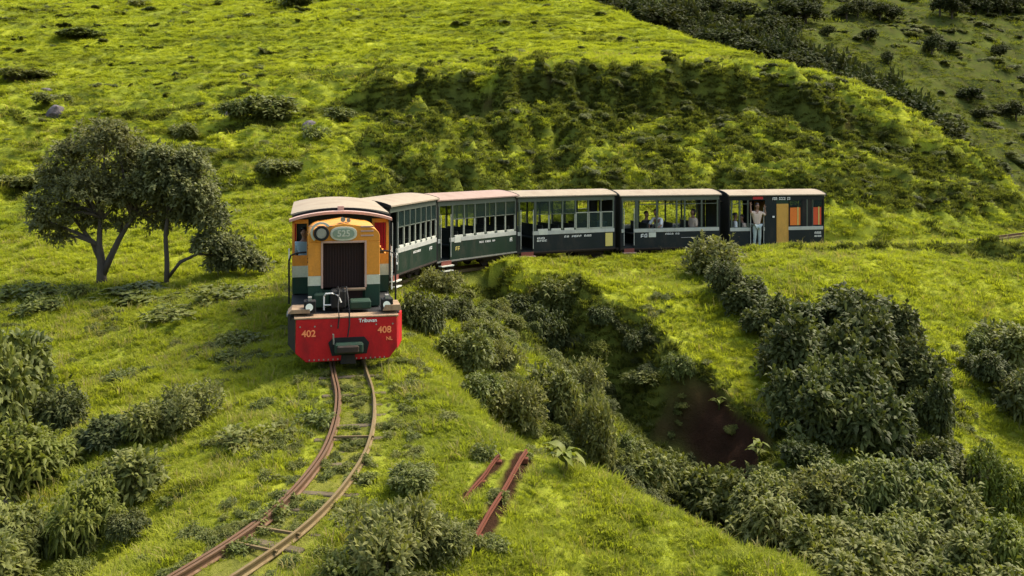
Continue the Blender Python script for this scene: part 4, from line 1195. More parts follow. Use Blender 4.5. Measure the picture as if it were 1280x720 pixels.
# ------------------------------------------------------------------ the locomotive
def build_locomotive():
    hd = R(-12.2)
    root = empty('locomotive', (-2.80, 16.0, .0), -hd)
    tag(root, 'small diesel locomotive with orange hood, dark grille and red front apron heading the train', 'locomotive')
    W = .93
    # frame, footplate, running gear
    MB().box(-.80, .80, .20, 7.1, .34, .74).build('frame', P_BLACK, root, .01)
    MB().box(-W, W, .30, 7.15, .76, .84).build('footplate', P_BLACK, root, .008)
    for y in (1.35, 2.75, 4.6, 6.0): wheel_pair(root, y, .27)
    for sx in (-1, 1):
        MB().box(sx * .90 - .02, sx * .90 + .02, .9, 7.0, .40, .76).build('side_skirt', P_GREEN, root, .006)
    # red apron with angled wings
    ap = MB().prism([(-.83, .82), (.85, .82), (.86, .30), (.72, .12), (-.66, .10), (-.84, .26)], -.03, .03, 'y')
    apo = ap.build('apron', P_RED, root, .01)
    for sx in (-1, 1):
        m = MB(); x0 = .86 if sx > 0 else -.84
        b = len(m.v)
        m.v += [(x0, .0, .82), (x0 + sx * .13, .55, .82), (x0 + sx * .13, .55, .30), (x0, .0, .26), (x0, .045, .82), (x0 + sx * .10, .58, .82), (x0 + sx * .10, .58, .30), (x0, .045, .26)]
        m.f += [(0, 1, 2, 3), (4, 7, 6, 5), (0, 4, 5, 1), (3, 2, 6, 7), (1, 5, 6, 2), (0, 3, 7, 4)]
        m.build('apron_wing', P_BLACK if sx < 0 else P_RED, apo)
    MB().box(-.86, .88, -.035, .32, .822, .85).build('front_ledge', P_TAN, root, .006)
    # tan corner boards on the deck
    MB().prism([(-.97, .90), (-.60, .90), (-.60, .97), (-.90, .97)], .10, .62, 'y').build('corner_board', P_TAN, root, .005)
    MB().prism([(.62, .90), (.94, .90), (.92, 1.00), (.66, 1.00)], .10, .62, 'y').build('corner_board', P_TAN, root, .005)
    lettering('402', .155, P_LETTERO, apo, (-.62, -.036, .58), (R(90), 0, 0))
    lettering('408', .155, P_LETTERO, apo, (.64, -.036, .60), (R(90), 0, 0))
    lettering('NL', .085, P_LETTERO, apo, (.72, -.036, .45), (R(90), 0, 0))
    lettering('Tribuvan', .085, P_LETTER, apo, (.36, -.037, .77), (R(90), 0, 0))
    m = MB()
    for k in range(17):
        if k in (7, 8, 9): continue
        m.box(-.62 + k * .078, -.60 + k * .078, -.04, -.028, .125, .15)
    m.build('rivet_row', P_STEEL, apo)
    m = MB()
    for x in (-.76, -.52, -.25, .5, .78): m.cyl((x, .70), .014, -.04, -.028, 'y', 8)
    m.build('bolt_row', P_STEEL, apo)
    # coupler in the middle
    cp = MB().prism([(-.30, .42), (-.22, .50), (.30, .50), (.38, .40), (.34, .22), (-.24, .20)], -.06, -.03, 'y').build('coupler_plate', P_BLACK, root)
    MB().box(-.20, .28, -.22, -.06, .25, .43).build('buffer_head', P_GREEN, cp, .03)
    MB().box(-.16, .20, -.30, -.22, .28, .40).build('buffer_face', P_UNDER, cp, .02)
    MB().tube([(-.21, -.10, .40), (-.22, -.12, .58)], .014).build('lever', P_STEEL, cp)
    MB().prism([(-.10, .06), (.16, .06), (.14, .22), (-.08, .22)], -.10, .10, 'y').build('coupling_hook', P_BLACK, cp, .01)
    # hood
    def hoodprof(w, z0, z1, r=.24, n=7):
        p = [(-w, z0), (-w, z1 - r)]
        for i in range(1, n): a = math.pi / 2 * i / n; p.append((-w + r - r * math.cos(a), z1 - r + r * .75 * math.sin(a)))
        p += [(-w + r, z1 - r + r * .75), (0, z1), (w - r, z1 - r + r * .75)]
        for i in range(n - 1, 0, -1): a = math.pi / 2 * i / n; p.append((w - r + r * math.cos(a), z1 - r + r * .75 * math.sin(a)))
        p += [(w, z1 - r), (w, z0)]
        return p
    hw = .63
    up = hoodprof(hw, 1.42, 2.345)
    # front face built round the grille opening so the radiator sits in a real recess
    gx0, gx1, gz0, gz1 = -.37, .36, 1.20, 2.00
    MB().prism(up, 1.02, 2.62, 'y').build('hood', P_ORANGE, root, 0, True)
    m = MB(); m.box(-hw, gx0, .90, 1.02, 1.42, 2.02).box(gx1, hw, .90, 1.02, 1.42, 2.02)
    top = [(-hw, 2.02)] + [q for q in up if q[1] > 2.03] + [(hw, 2.02)]
    m.prism(top, .90, 1.02, 'y')
    m.build('hood_front', P_ORANGE, root, .008)
    m = MB(); m.box(-hw - .004, gx0, .896, 2.62, 1.25, 1.42).box(gx1, hw + .004, .896, 2.62, 1.25, 1.42); m.build('white_band', P_WHITE, root)
    m = MB(); m.box(-hw, gx0, .90, 2.62, .86, 1.25).box(gx1, hw, .90, 2.62, .86, 1.25).box(gx0, gx1, .98, 2.6, .86, 1.15); m.build('hood_base', P_GREEN, root, .005)
    g = MB().box(gx0, gx1, 1.0, 1.018, gz0, gz1).build('radiator_grille', P_GRILLE, root)
    for k in range(15):
        x = gx0 + (k + .7) * (gx1 - gx0) / 15
        if k == 0: bar = MB().box(-.008, .008, .975, 1.0, gz0, gz1).build('grille_bar', P_GRILLE, g); bar.location.x = x
        else:
            b2 = bar.copy(); COL.objects.link(b2); b2.parent = g; b2.location.x = x
    m = MB(); m.box(gx0 - .035, gx0, .880, .90, gz0, gz1 + .035).box(gx1, gx1 + .035, .880, .90, gz0, gz1 + .035).box(gx0, gx1, .880, .90, gz1, gz1 + .035)
    m.build('grille_frame', P_FASC, root, .004)
    MB().box(-.14, gx1 + .01, .76, .90, 1.165, 1.20).build('tan_shelf', P_TAN, root, .004)
    MB().box(-.14, .33, .965, .975, .92, 1.14).build('recess_panel', P_GRILLE, root)
    # headlight
    h = MB().cyl((-.40, 2.19), .135, .72, .90, 'y', 24, .12).build('headlight', P_BLACK, root, .006)
    MB().cyl((-.40, 2.19), .088, .712, .722, 'y', 20).build('lens', P_STEEL, h)
    m = MB()
    n = 20
    for i in range(n):
        a0, a1 = R(40) + R(190) * i / n, R(40) + R(190) * (i + 1) / n
        q = [(-.40 + r_ * math.cos(a), 2.19 + r_ * math.sin(a)) for r_, a in ((.15, a0), (.15, a1), (.19, a1), (.19, a0))]
        m.prism(q, .87, .90, 'y')
    m.build('headlight_rim', P_WHITE, h)
    # oval number plate
    def oval(a, b, n=30): return [(-.01 + a * math.copysign(abs(math.cos(t)) ** .75, math.cos(t)), 2.165 + b * math.copysign(abs(math.sin(t)) ** .85, math.sin(t))) for t in [2 * math.pi * i / n for i in range(n)]]
    pl = MB().prism(oval(.235, .125), .870, .90, 'y').build('number_plate', P_WHITE, root, .004)
    MB().prism(oval(.19, .092), .862, .872, 'y').build('plate_field', paint('plate_green', (.22, .27, .19), .2), pl)
    lettering('525', .155, P_WHITE, pl, (-.01, .858, 2.165), (R(90), 0, 0))
    for z in (2.11, 2.19, 2.27):
        MB().box(.29, .52, .885, .90, z, z + .028).build('vent_louvre', P_FASC, root, .003)
    MB().box(-.62, -.20, .885, .90, 2.30, 2.312).build('hood_seam', P_FASC, root)
    hn = MB().cyl((-.02, 2.41), .045, .95, 1.30, 'y', 12, .02).build('horn', P_STEEL, root)
    MB().cyl((.08, 2.39), .038, 1.0, 1.32, 'y', 12, .02).build('horn_trumpet', P_STEEL, hn)
    m = MB()
    for zz in (1.6, 1.85, 2.1):
        for yy in (1.5, 2.1):
            m.box(hw, hw + .012, yy - .03, yy + .03, zz - .012, zz + .012).box(-hw - .012, -hw, yy - .03, yy + .03, zz - .012, zz + .012)
    m.build('hinge_row', P_BLACK, root)
    # low lamps
    for x in (-.60, .70):
        lb = MB().box(x - .10, x + .10, .12, .34, .90, 1.10).build('low_headlight', P_BLACK, root, .01)
        MB().cyl((x - .01, 1.0), .062, .105, .122, 'y', 18).build('lens', P_LENS, lb)
        MB().box(x - .03, x + .03, .14, .3, 1.10, 1.16).build('lamp_bracket', P_STEEL, lb)
    # pipes and hoses on the deck
    MB().tube([(-.36, .5, .88), (-.36, .5, 1.12), (-.33, .46, 1.17), (-.22, .42, 1.18), (-.12, .4, 1.14), (-.07, .4, 1.02)], .014).build('white_pipe', P_LETTER, root, 0, True)
    MB().tube([(-.36, .48, .97), (-.22, .48, .97)], .012).build('pipe_branch', P_LETTER, root)
    MB().tube([(-.05, .70, 1.24), (.02, .45, 1.28), (.04, .2, 1.12), (.05, .0, .92), (.05, -.08, .72), (.02, -.10, .52)], .013).build('brake_hose', P_BLACK, root, 0, True)
    MB().tube([(-.12, .65, 1.26), (-.10, .4, 1.22), (-.13, .15, 1.0), (-.12, -.06, .84), (-.14, -.08, .66)], .012).build('brake_hose', P_BLACK, root, 0, True)
    MB().box(-.25, .02, .45, .75, .90, 1.22).build('coupler_gear', P_BLACK, root, .03)
    MB().box(.08, .44, .35, .70, .90, 1.04).build('deck_box', P_GREEN, root, .02)
    MB().box(-.52, -.26, .6, .86, .90, 1.14).build('sand_box', P_GREEN, root, .02)
    # cab
    y0, y1 = 2.62, 7.0
    for sx in (-1, 1):
        xa, xb = sorted((sx * .62, sx * W))
        MB().box(xa, xb, y0, y0 + .06, .86, 1.18).build('cab_front_green', P_GREEN, root)
        MB().box(xa, xb, y0 - .003, y0 + .06, 1.18, 1.40).build('cab_front_white', P_WHITE, root)
        MB().box(xa, xb, y0, y0 + .06, 1.40, 1.60).build('cab_front_orange', P_ORANGE, root)
        w = MB().box(sx * W - .05 if sx > 0 else -W, sx * W if sx > 0 else -W + .05, y0, y0 + .06, 1.60, 2.30).box(xa, xb, y0, y0 + .06, 2.22, 2.30)
        w.box(sx * .62 - .0 if sx > 0 else -.65, .65 if sx > 0 else -.62, y0, y0 + .06, 1.60, 2.22).build('window_frame', P_ORANGE, root, .006)
        # cab side: waist panel, posts and a row of openings
        xs0, xs1 = (W - .04, W) if sx > 0 else (-W, -W + .04)
        MB().box(xs0, xs1, y0 + .06, y1, .86, 1.18).build('side_green', P_GREEN, root)
        MB().box(xs0, xs1, y0 + .06, y1, 1.18, 1.40).build('side_white', P_WHITE, root)
        MB().box(xs0, xs1, y0 + .06, y1, 1.40, 1.56).build('side_orange', P_ORANGE, root)
        MB().box(xs0, xs1, y0 + .06, y1, 2.22, 2.32).build('side_header', P_ORANGE, root)
        for yy in (2.70, 3.35, 4.0, 4.65, 5.3, 5.95, 6.9):
            MB().box(xs0, xs1, yy, yy + .09, 1.56, 2.24).build('cab_post', P_ORANGE if yy < 3 or yy > 6 else P_RED, root)
        MB().tube([(sx * .97, 1.55, .84), (sx * .97, 1.55, 1.62), (sx * .94, 1.57, 1.72), (sx * .85, 1.6, 1.76), (sx * .66, 1.62, 1.77)], .018).build('handrail', P_BLACK, root, 0, True)
        MB().tube([(sx * .985, 2.55, .9), (sx * .985, 2.55, 1.75)], .013).build('handrail', P_LETTER, root, 0, True)
        MB().box(sx * .95 - .09, sx * .95 + .09, 2.8, 3.3, .38, .42).build('step', P_STEEL, root, .005)
    MB().box(-.62, .62, y0 + .02, y0 + .05, .86, 1.62).build('firewall', P_DARK, root)
    MB().box(-W + .04, W - .04, y1 - .05, y1, .86, 2.38).build('cab_rear_wall', P_DARK, root)
    MB().box(-W + .05, W - .05, y0 + .06, y1 - .06, .84, .88).build('cab_floor', P_DARK, root)
    MB().box(-.3, .45, y0 + .25, y0 + .7, .88, 1.55).build('control_desk', P_DARK, root, .02)
    # visor and roof: the visor arc in front, the main roof a step higher behind it
    a = arch(.985, 2.265, .15)
    vis = MB().prism(a + [(x, z + .05) for x, z in reversed(a)], 2.42, 2.70, 'y').build('roof_visor', P_FASC, root, 0, True)
    a2 = arch(.93, 2.29, .145)
    MB().prism(a2 + [(x, z + .075) for x, z in reversed(a2)], 2.80, 2.85, 'y').build('roof_gap_panel', P_BLACK, root)
    a3 = arch(.96, 2.365, .115)
    MB().prism(a3 + [(x, z + .03) for x, z in reversed(a3)], 2.86, 7.15, 'y').build('roof', P_ROOF, root, 0, True)
    MB().prism(arch(.92, 2.30, .13) , y0, y1, 'y').build('ceiling', P_DARK, root)
    MB().box(-.06, .06, 2.62, 2.74, 2.44, 2.55).build('roof_bracket', P_FASC, root)
    # below the visor the cab front above the hood
    MB().prism([(-.60, 2.30), (.60, 2.30), (.60, 2.36)] + [(x, z - .02) for x, z in reversed(a) if abs(x) < .6] + [(-.60, 2.36)], y0 + .01, y0 + .05, 'y').build('cab_header', P_ORANGE, root)
    return root
loco = build_locomotive()

# ------------------------------------------------------------------ the coaches
COACH = [  # near end x, y, heading (deg), rail level there
 (-3.878, 23.984, 14.34, .055), (-2.81, 27.85, 39.24, .0), (-.21, 30.91, 64.65, -.04), (3.43, 32.60, 75.33, -.09), (7.33, 33.62, 76.72, -.13)]
CL, CW = 3.67, .83

def build_coach(i, body, roofmat, label, spec):
    x, y, h, z = COACH[i]
    root = empty('coach', (x, y, z), -R(h)); tag(root, label, 'coach', 'coaches of the train')
    L = CL; W = CW
    ZF, ZB0, ZB1, ZT = .40, .93, 1.05, 2.10
    MB().box(-W + .06, W - .06, .02, L - .02, .30, .38).build('underframe', P_UNDER, root, .01)
    MB().box(-W + .02, W - .02, .0, L, .38, .42).build('floor', P_DARK, root)
    for yb in (.75, L - .75):
        bg_ = MB().box(-.50, -.40, yb - .5, yb + .5, .16, .30).box(.40, .50, yb - .5, yb + .5, .16, .30).box(-.40, .40, yb - .06, yb + .06, .18, .30).build('bogie', P_UNDER, root, .01)
        for dy in (-.3, .3): 
            for sx in (-1, 1):
                MB().cyl((yb + dy, .21), .21, sx * .31, sx * .38, 'x', 20).build('wheel', P_UNDER, bg_, .006)
    MB().box(-.06, .06, -.2, .0, .36, .46).build('coupling', P_UNDER, root, .01)
    MB().box(-.06, .06, L, L + .18, .36, .46).build('coupling', P_UNDER, root, .01)
    # roof
    a = arch(W + .06, ZT + .05, .15)
    rf = MB().prism(a + [(q, w + .035) for q, w in reversed(a)], -.04, L + .04, 'y').build('roof', roofmat, root, 0, True)
    if i in spec.get('x', ()): pass
    MB().prism(arch(W - .01, ZT + .0, .14), .0, L, 'y').build('ceiling', P_DARK, root)
    for e0, e1 in ((-.055, -.035), (L + .035, L + .055)):
        MB().prism([(q * 1.0, w - .04) for q, w in a] + [(q, w + .045) for q, w in reversed(a)], e0, e1, 'y').build('roof_end_rim', P_BLACK, root)
    # end walls with a gangway opening each
    for e in (0, L - .04):
        MB().box(-W + .0, -.32, e, e + .04, ZF, ZT + .03).box(.32, W, e, e + .04, ZF, ZT + .03).box(-.32, .32, e, e + .04, 1.95, ZT + .03).build('end_wall', P_BLACK, root)
        MB().box(-.30, .30, e + .045, e + .06, ZF, 1.93).build('end_door', P_DARK, root)
    MB().box(-.7, -.6, -.10, .0, .32, .42).box(.6, .7, -.10, 0, .32, .42).build('buffers', P_UNDER, root, .01)
    # sides
    for sx in (1, -1):
        def bx(y0, y1, z0, z1, t=.035, o=0.0): 
            xa, xb = (W - t + o, W + o) if sx > 0 else (-W - o, -W + t - o)
            return (xa, xb, y0, y1, z0, z1)
        door = spec['door']
        parts = [(.04, door[0]), (door[1], L - .04)] if door else [(.04, L - .04)]
        for (p0, p1) in parts:
            if p1 - p0 < .02: continue
            MB().box(*bx(p0, p1, ZF - .02, ZB0)).build('side_panel', body, root, .004)
            MB().box(*bx(p0, p1, ZB0, ZB1, .045, .006)).build('belt_rail', P_BELT, root, .004)
        MB().box(*bx(.04, L - .04, 2.0, ZT + .03)).build('cant_rail', P_POST if i != 4 else body, root)
        MB().box(*bx(0, L, .36, .405, .05, .012)).build('sole_bar', P_UNDER if i != 1 else P_STEEL, root)
        if door:
            st = MB().box(*bx(door[0] - .05, door[1] + .05, .24, .275, .16, .12)).build('step', P_SILL if i in (0, 1) else P_FASC, root, .004)
            MB().box(*bx(door[0], door[1], .275, .40, .02, .05)).build('step_riser', P_RUST, st)
            MB().box(*bx(door[0], door[1], .10, .13, .14, .14)).build('lower_step', P_SILL, st, .004)
            for yy in door: MB().tube([(sx * (W + .03), yy, .5), (sx * (W + .03), yy, 1.75)], .012).build('grab_rail', P_BELT, root)
        for yy in spec['posts']:
            MB().box(*bx(yy - .025, yy + .025, ZB1, 2.0, .05, .0)).build('post', P_FRAME if spec.get('lightpost') else P_POST, root, .004)
        for (w0, w1, style) in spec['windows']:
            if style == 'drop':       # lowered shutter: light sill block and slim light posts round the lower half
                wn_ = MB().box(*bx(w0, w1, 1.575, 1.60, .03, -.004)).box(*bx(w0, w0 + .016, ZB1, 2.0, .03, -.006)).build('window', P_POST, root, .003)
                MB().box(*bx(w1 - .04, w1 - .005, ZB1 + .06, 1.56, .04, .004)).build('sash_post', P_FRAME, wn_, .003)
                MB().box(*bx(w0 + .016, w1 - .03, 1.60, 1.99, .006, -.014)).build('pane', P_GLASS, wn_)
                MB().box(*bx(w0 + .07, w1 - .06, ZB1, ZB1 + .065, .05, .004)).build('sill', P_SILL, wn_, .003)
            elif style == 'sash':     # closed lower sash with a light frame and glass
                wn_ = MB().frame(*bx(w0 + .01, w1 - .01, ZB1 + .02, 1.62, .03, .002), .032).build('window', P_FRAME, root, .003)
                MB().box(*bx(w0 + .03, w1 - .03, ZB1 + .04, 1.60, .008, -.012)).build('pane', P_GLASS, wn_)
                MB().box(*bx(w0, w1, ZB1, ZB1 + .02, .05, .008)).build('sill', P_FRAME, wn_)
            elif style == 'open':
                wn_ = MB().box(*bx(w0, w1, 1.86, 1.885, .025, -.004)).box(*bx(w0, w1, ZB1, ZB1 + .02, .03, .004)).box(*bx(w0, w0 + .03, ZB1, 2.0, .03, -.006)).build('window', P_POST, root, .003)
            elif style in ('orange', 'red'):
                wn_ = MB().frame(*bx(w0, w1, ZB1 + .02, 2.0, .03, .0), .028).build('window', body, root, .003)
                m = MB(); n = 16
                for k in range(n):
                    q0 = w0 + .04 + (w1 - w0 - .08) * k / n; q1 = q0 + (w1 - w0 - .08) / n
                    m.box(*bx(q0, q1, ZB1 + .05, 1.72, .012 + .012 * (k % 2), -.012))
                m.build('curtain', P_CURT_O if style == 'orange' else P_CURT_R, wn_)
                if sx > 0: MB().box(*bx(w1 - .16, w1 - .12, ZB1 + .05, 1.74, .02, .0)).build('curtain_edge', P_YEL, wn_)
                MB().box(*bx(w0 + .02, w1 - .02, 1.74, 1.98, .012, -.008)).build('pane', P_GLASS, wn_)
            elif style == 'navy':
                MB().box(*bx(w0, w1, ZF, 2.0, .03, .010)).build('side_door', P_NAVY, root, .004)
                if sx > 0: MB().box(*bx(w0 + .28, w0 + .36, 1.38, 1.44, .02, .03)).build('handle', P_LETTER, root, .004)
            elif style == 'ochre':
                dd = MB().box(*bx(w0, w1, ZF, 1.86, .03, .020)).build('ochre_door', P_OCHRE, root, .004)
                MB().box(*bx(w0, w1, 1.86, 2.0, .03, .012)).build('door_header', P_GREEN, dd)
                MB().frame(*bx(w0 + .02, w1 - .02, ZF + .1, 1.80, .01, .028), .02).build('door_moulding', P_OCHRE, dd)
            elif style == 'black':
                MB().box(*bx(w0, w1, ZB1, 2.0, .03, -.004)).build('dark_shutter', P_BLACK, root, .004)
    # benches inside
    for yy in spec.get('seats', (.95, 1.55, 2.15, 2.75, 3.35)):
        MB().box(-W + .06, W - .08, yy, yy + .04, .80, 1.22).box(-W + .06, W - .08, yy - .2, yy + .24, .76, .81).box(-W + .1, W - .12, yy - .02, yy + .06, .42, .76).build('seat', P_DARK, root, .006)
    if i == 1:
        MB().box(W + .002, W + .010, .74, 1.02, .90, 1.06).build('notice', P_SILL, root)
        marks(root, W + .001, .78, .98, .72, .12, [2], 5, P_YEL)
        marks(root, W + .001, 1.85, 2.60, .83, .055, [3, 4, 2], 6)
        marks(root, W + .001, 3.30, 3.45, .80, .12, [1], 8)
    if i == 0:
        marks(root, W + .001, .42, .62, .80, .30, [1], 15)
        marks(root, W + .001, 1.7, 2.3, .83, .06, [5], 16)
        marks(root, W + .001, 3.0, 3.25, .80, .1, [2], 17)
    if i == 2:
        MB().box(W + .002, W + .010, .80, 1.10, .93, 1.06).build('notice', P_SILL, root)
        marks(root, W + .001, .72, 1.02, .82, .06, [2], 9); marks(root, W + .001, .72, 1.10, .74, .06, [4], 10)
        marks(root, W + .001, 1.72, 2.75, .84, .065, [2, 4, 3], 11)
        MB().box(W + .002, W + .014, 3.28, 3.56, .46, .90).build('yellow_panel', P_YEL, root, .004)
    if i == 3:
        marks(root, W + .001, .72, .98, .82, .12, [2], 12)
        MB().box(W + .002, W + .010, 1.02, 1.28, .76, .92).build('notice', P_SILL, root)
        marks(root, W + .001, 1.62, 2.15, .86, .055, [4, 2], 13)
        MB().tube([(W + .02, 2.2, .72), (W + .02, 2.75, .72)], .012).build('grab_rail', P_STEEL, root)
    if i == 4:
        marks(root, W + .040, 1.62, 2.32, 2.045, .10, [3, 4, 2], 14)
        marks(root, W + .001, 3.28, 3.55, .82, .08, [3], 18); marks(root, W + .001, 3.28, 3.56, .70, .06, [4], 19)
        MB().box(W + .002, W + .012, .90, 1.28, 2.03, 2.12).build('red_board', paint('red_board', (.45, .03, .03), .3), root)
    return root

def bays(a, b, n): 
    s = (b - a) / n
    return [(a + k * s, a + (k + 1) * s) for k in range(n)]
b6 = bays(.70, 3.60, 6)
c1 = build_coach(0, P_GREEN2, P_ROOF, 'dark green coach coupled straight behind the locomotive, seen most steeply from its end',
     dict(door=(.12, .50), posts=[.60] + [b for _, b in bays(.62, 3.6, 7)], windows=[(a, b, 'drop') for a, b in bays(.62, 3.6, 7)], lightpost=False))
c2 = build_coach(1, P_GREEN2, P_ROOFP, 'second coach from the locomotive, dark green with pinkish roof and six light window sills',
     dict(door=(.14, .56), posts=[.10, .66] + [b for _, b in b6], windows=[(a, b, 'drop') for a, b in b6], lightpost=False))
c3 = build_coach(2, P_NAVY, P_ROOF, 'middle coach, navy blue with a yellow panel at its right end and three framed windows',
     dict(door=(.14, .58), posts=[.10, .66] + [b for _, b in b6], windows=[(a, b, 'drop') for a, b in b6[:3]] + [(a, b, 'sash') for a, b in b6[3:]]))
c4 = build_coach(3, P_NAVY, P_ROOF, 'fourth coach, navy blue with wide open sides and a passenger in white leaning out',
     dict(door=(.12, .48), posts=[.08, .56, .62, 1.32, 2.05, 2.35, 2.98, 3.58], windows=[(.62, 1.32, 'open'), (1.32, 2.05, 'open'), (2.05, 2.98, 'open'), (2.98, 3.58, 'open')], seats=(1.0, 1.9, 2.9)))
c5 = build_coach(4, P_NAVY, P_ROOF, 'last coach at the right end, navy blue with an ochre door and orange curtains',
     dict(door=(.80, 1.30), posts=[.10, .40, .72, 3.0, 3.22], windows=[(.10, .40, 'open'), (.40, .72, 'open'), (1.36, 1.80, 'navy'), (1.80, 2.26, 'ochre'), (2.30, 2.78, 'orange'), (2.80, 3.18, 'black'), (3.20, 3.60, 'red')], seats=(.5, 2.4, 3.3)))

# ------------------------------------------------------------------ people
def skinmat(name, c, rough=.6):
    m, nt, p = newmat(name)
    nt.links.new(mix_rgb(nt, noise(nt, 14, 3, .6), tuple(q * .8 for q in c), c), p.inputs['Base Color']); p.inputs['Roughness'].default_value = rough
    return m
S_SKIN = skinmat('brown_skin', (.24, .12, .07)); S_HAIR = skinmat('black_hair', (.012, .010, .009)); S_WHITE = skinmat('white_cloth', (.72, .72, .70), .9)
S_BLUE = skinmat('pale_blue_cloth', (.28, .40, .44), .9); S_DENIM = skinmat('pale_denim', (.38, .44, .42), .9); S_PINK = skinmat('tan_pink_cloth', (.55, .42, .33), .9)
S_MAROON = skinmat('maroon_cloth', (.13, .025, .025), .9); S_DKTR = skinmat('dark_trousers', (.02, .02, .026), .9)

def skin_obj(name, pts, edges, rad, mat, parent, sub=1):
    me = bpy.data.meshes.new(name); me.from_pydata(pts, edges, []); me.materials.append(mat)
    o = obj(name, me, parent)
    sm = o.modifiers.new('skin', 'SKIN'); sm.use_smooth_shade = True
    for k, sv in enumerate(me.skin_vertices[0].data):
        r = rad[k]; sv.radius = r if isinstance(r, tuple) else (r, r); sv.use_root = (k == 0)
    ss = o.modifiers.new('smooth', 'SUBSURF'); ss.levels = sub; ss.render_levels = sub
    return o

def person(label, loc, rz, top, bottom, armL, armR, sit=False, lean=0.0, parent=None, height=1.6, long_hair=False, head_turn=0.0):
    """arms given as (elbow, wrist) offsets; faces -y in its own frame"""
    s = height / 1.7
    root = empty('person', loc, rz); tag(root, label, 'person', 'passengers and crew on the train')
    P = []; E = []; Rr = []
    def add(p, r, par=None):
        P.append(tuple(q * s for q in p)); Rr.append(tuple(q * s for q in r) if isinstance(r, tuple) else r * s)
        if par is not None: E.append((par, len(P) - 1))
        return len(P) - 1
    hz = .92 if not sit else .50
    ly = lambda z: -lean * max(0, z - hz)
    pel = add((0, 0, hz), (.135, .10))
    wst = add((0, ly(hz + .18), hz + .18), (.12, .085), pel)
    chs = add((0, ly(hz + .38), hz + .38), (.155, .10), wst)
    nb = add((0, ly(hz + .52), hz + .52), (.07, .065), chs)
    nk = add((0, ly(hz + .60), hz + .60), .05, nb)
    jw = add((0, ly(hz + .66) - .02, hz + .655), (.062, .075), nk)
    hd = add((0, ly(hz + .72) - .01, hz + .735), (.078, .095), jw)
    cr = add((0, ly(hz + .80), hz + .80), (.055, .07), hd)
    ns = add((0, ly(hz + .7) - .112, hz + .70), (.012, .014), hd)
    for ex in (-1, 1): add((ex * .085, ly(hz + .7), hz + .705), (.012, .02), hd)
    hands = []
    shp = {}
    for sx, arm in ((-1, armL), (1, armR)):
        sh = add((sx * .185, ly(hz + .46), hz + .46), .052, chs)
        e = (sx * .185 + arm[0][0], ly(hz + .46) + arm[0][1], hz + .46 + arm[0][2]); w = (sx * .185 + arm[1][0], ly(hz + .46) + arm[1][1], hz + .46 + arm[1][2])
        el = add(e, .038, sh); wr = add(w, .026, el)
        d = (Vector(w) - Vector(e)).normalized(); side = d.cross(Vector((0, 1, 0))).normalized() if abs(d.y) < .9 else Vector((1, 0, 0))
        pm = add(tuple(Vector(w) + d * .055), (.036, .018), wr)
        for k, (o_, ln) in enumerate(((-.028, .062), (-.010, .072), (.009, .068), (.027, .052))):
            b0 = add(tuple(Vector(w) + d * .095 + side * o_), .0095, pm)
            b1 = add(tuple(Vector(w) + d * (.095 + ln * .55) + side * o_ * 1.15 + Vector((0, -.012, 0))), .0085, b0)
            add(tuple(Vector(w) + d * (.095 + ln * .8) + side * o_ * 1.2 + Vector((0, -.034, -.004))), .0075, b1)
        t0 = add(tuple(Vector(w) + d * .04 + side * -.045 + Vector((0, -.012, 0))), .011, pm)
        add(tuple(Vector(w) + d * .075 + side * -.062 + Vector((0, -.025, 0))), .009, t0)
        shp[sx] = (sh, el, wr)
    legs = {}
    for sx in (-1, 1):
        hp = add((sx * .09, 0, hz - .05), .082, pel)
        if sit: kn = add((sx * .10, -.40, hz + .02), .056, hp); an = add((sx * .10, -.42, .09), .036, kn)
        else: kn = add((sx * .10, -.02, .49), .056, hp); an = add((sx * .105, .02, .09), .036, kn)
        toe = add((sx * .115, P[an][1] / s - .15, .035), (.04, .026), an)
        legs[sx] = (hp, kn, an)
    body = skin_obj('body', P, E, Rr, S_SKIN, root)
    # shirt
    def garment(name, idx, edges, grow, mat, trim=None):
        pts = [Vector(P[i]) for i in idx]
        if trim:
            for a, b, t in trim: pts[a] = pts[a].lerp(pts[b], t)
        rr = [tuple(q + grow * s for q in (Rr[i] if isinstance(Rr[i], tuple) else (Rr[i], Rr[i]))) for i in idx]
        return skin_obj(name, [tuple(p) for p in pts], edges, rr, mat, root)
    ids = [wst, pel, chs, nb, shp[-1][0], shp[-1][1], shp[1][0], shp[1][1]]
    garment('shirt', ids, [(0, 1), (0, 2), (2, 3), (2, 4), (4, 5), (2, 6), (6, 7)], .018, top, [(3, 2, .25)])
    ids = [pel, legs[-1][0], legs[-1][1], legs[-1][2], legs[1][0], legs[1][1], legs[1][2]]
    garment('trousers', ids, [(0, 1), (1, 2), (2, 3), (0, 4), (4, 5), (5, 6)], .014, bottom)
    # hair: a cap of the head's own size, open to the face
    bm = bmesh.new(); bmesh.ops.create_uvsphere(bm, u_segments=14, v_segments=9, radius=1)
    for v in list(bm.verts):
        if v.co.y < -.35 and v.co.z < .45 or v.co.z < (-.9 if long_hair else -.35): bm.verts.remove(v)
    for v in bm.verts: v.co = Vector((v.co.x * .092, v.co.y * .108 + .012, v.co.z * (.10 if v.co.z > 0 or not long_hair else .2))) * s
    me = bpy.data.meshes.new('hair'); bm.to_mesh(me); bm.free(); me.materials.append(S_HAIR)
    hp_ = P[hd]
    ho = obj('hair', me, root, (hp_[0], hp_[1], hp_[2] + .012 * s))
    return root

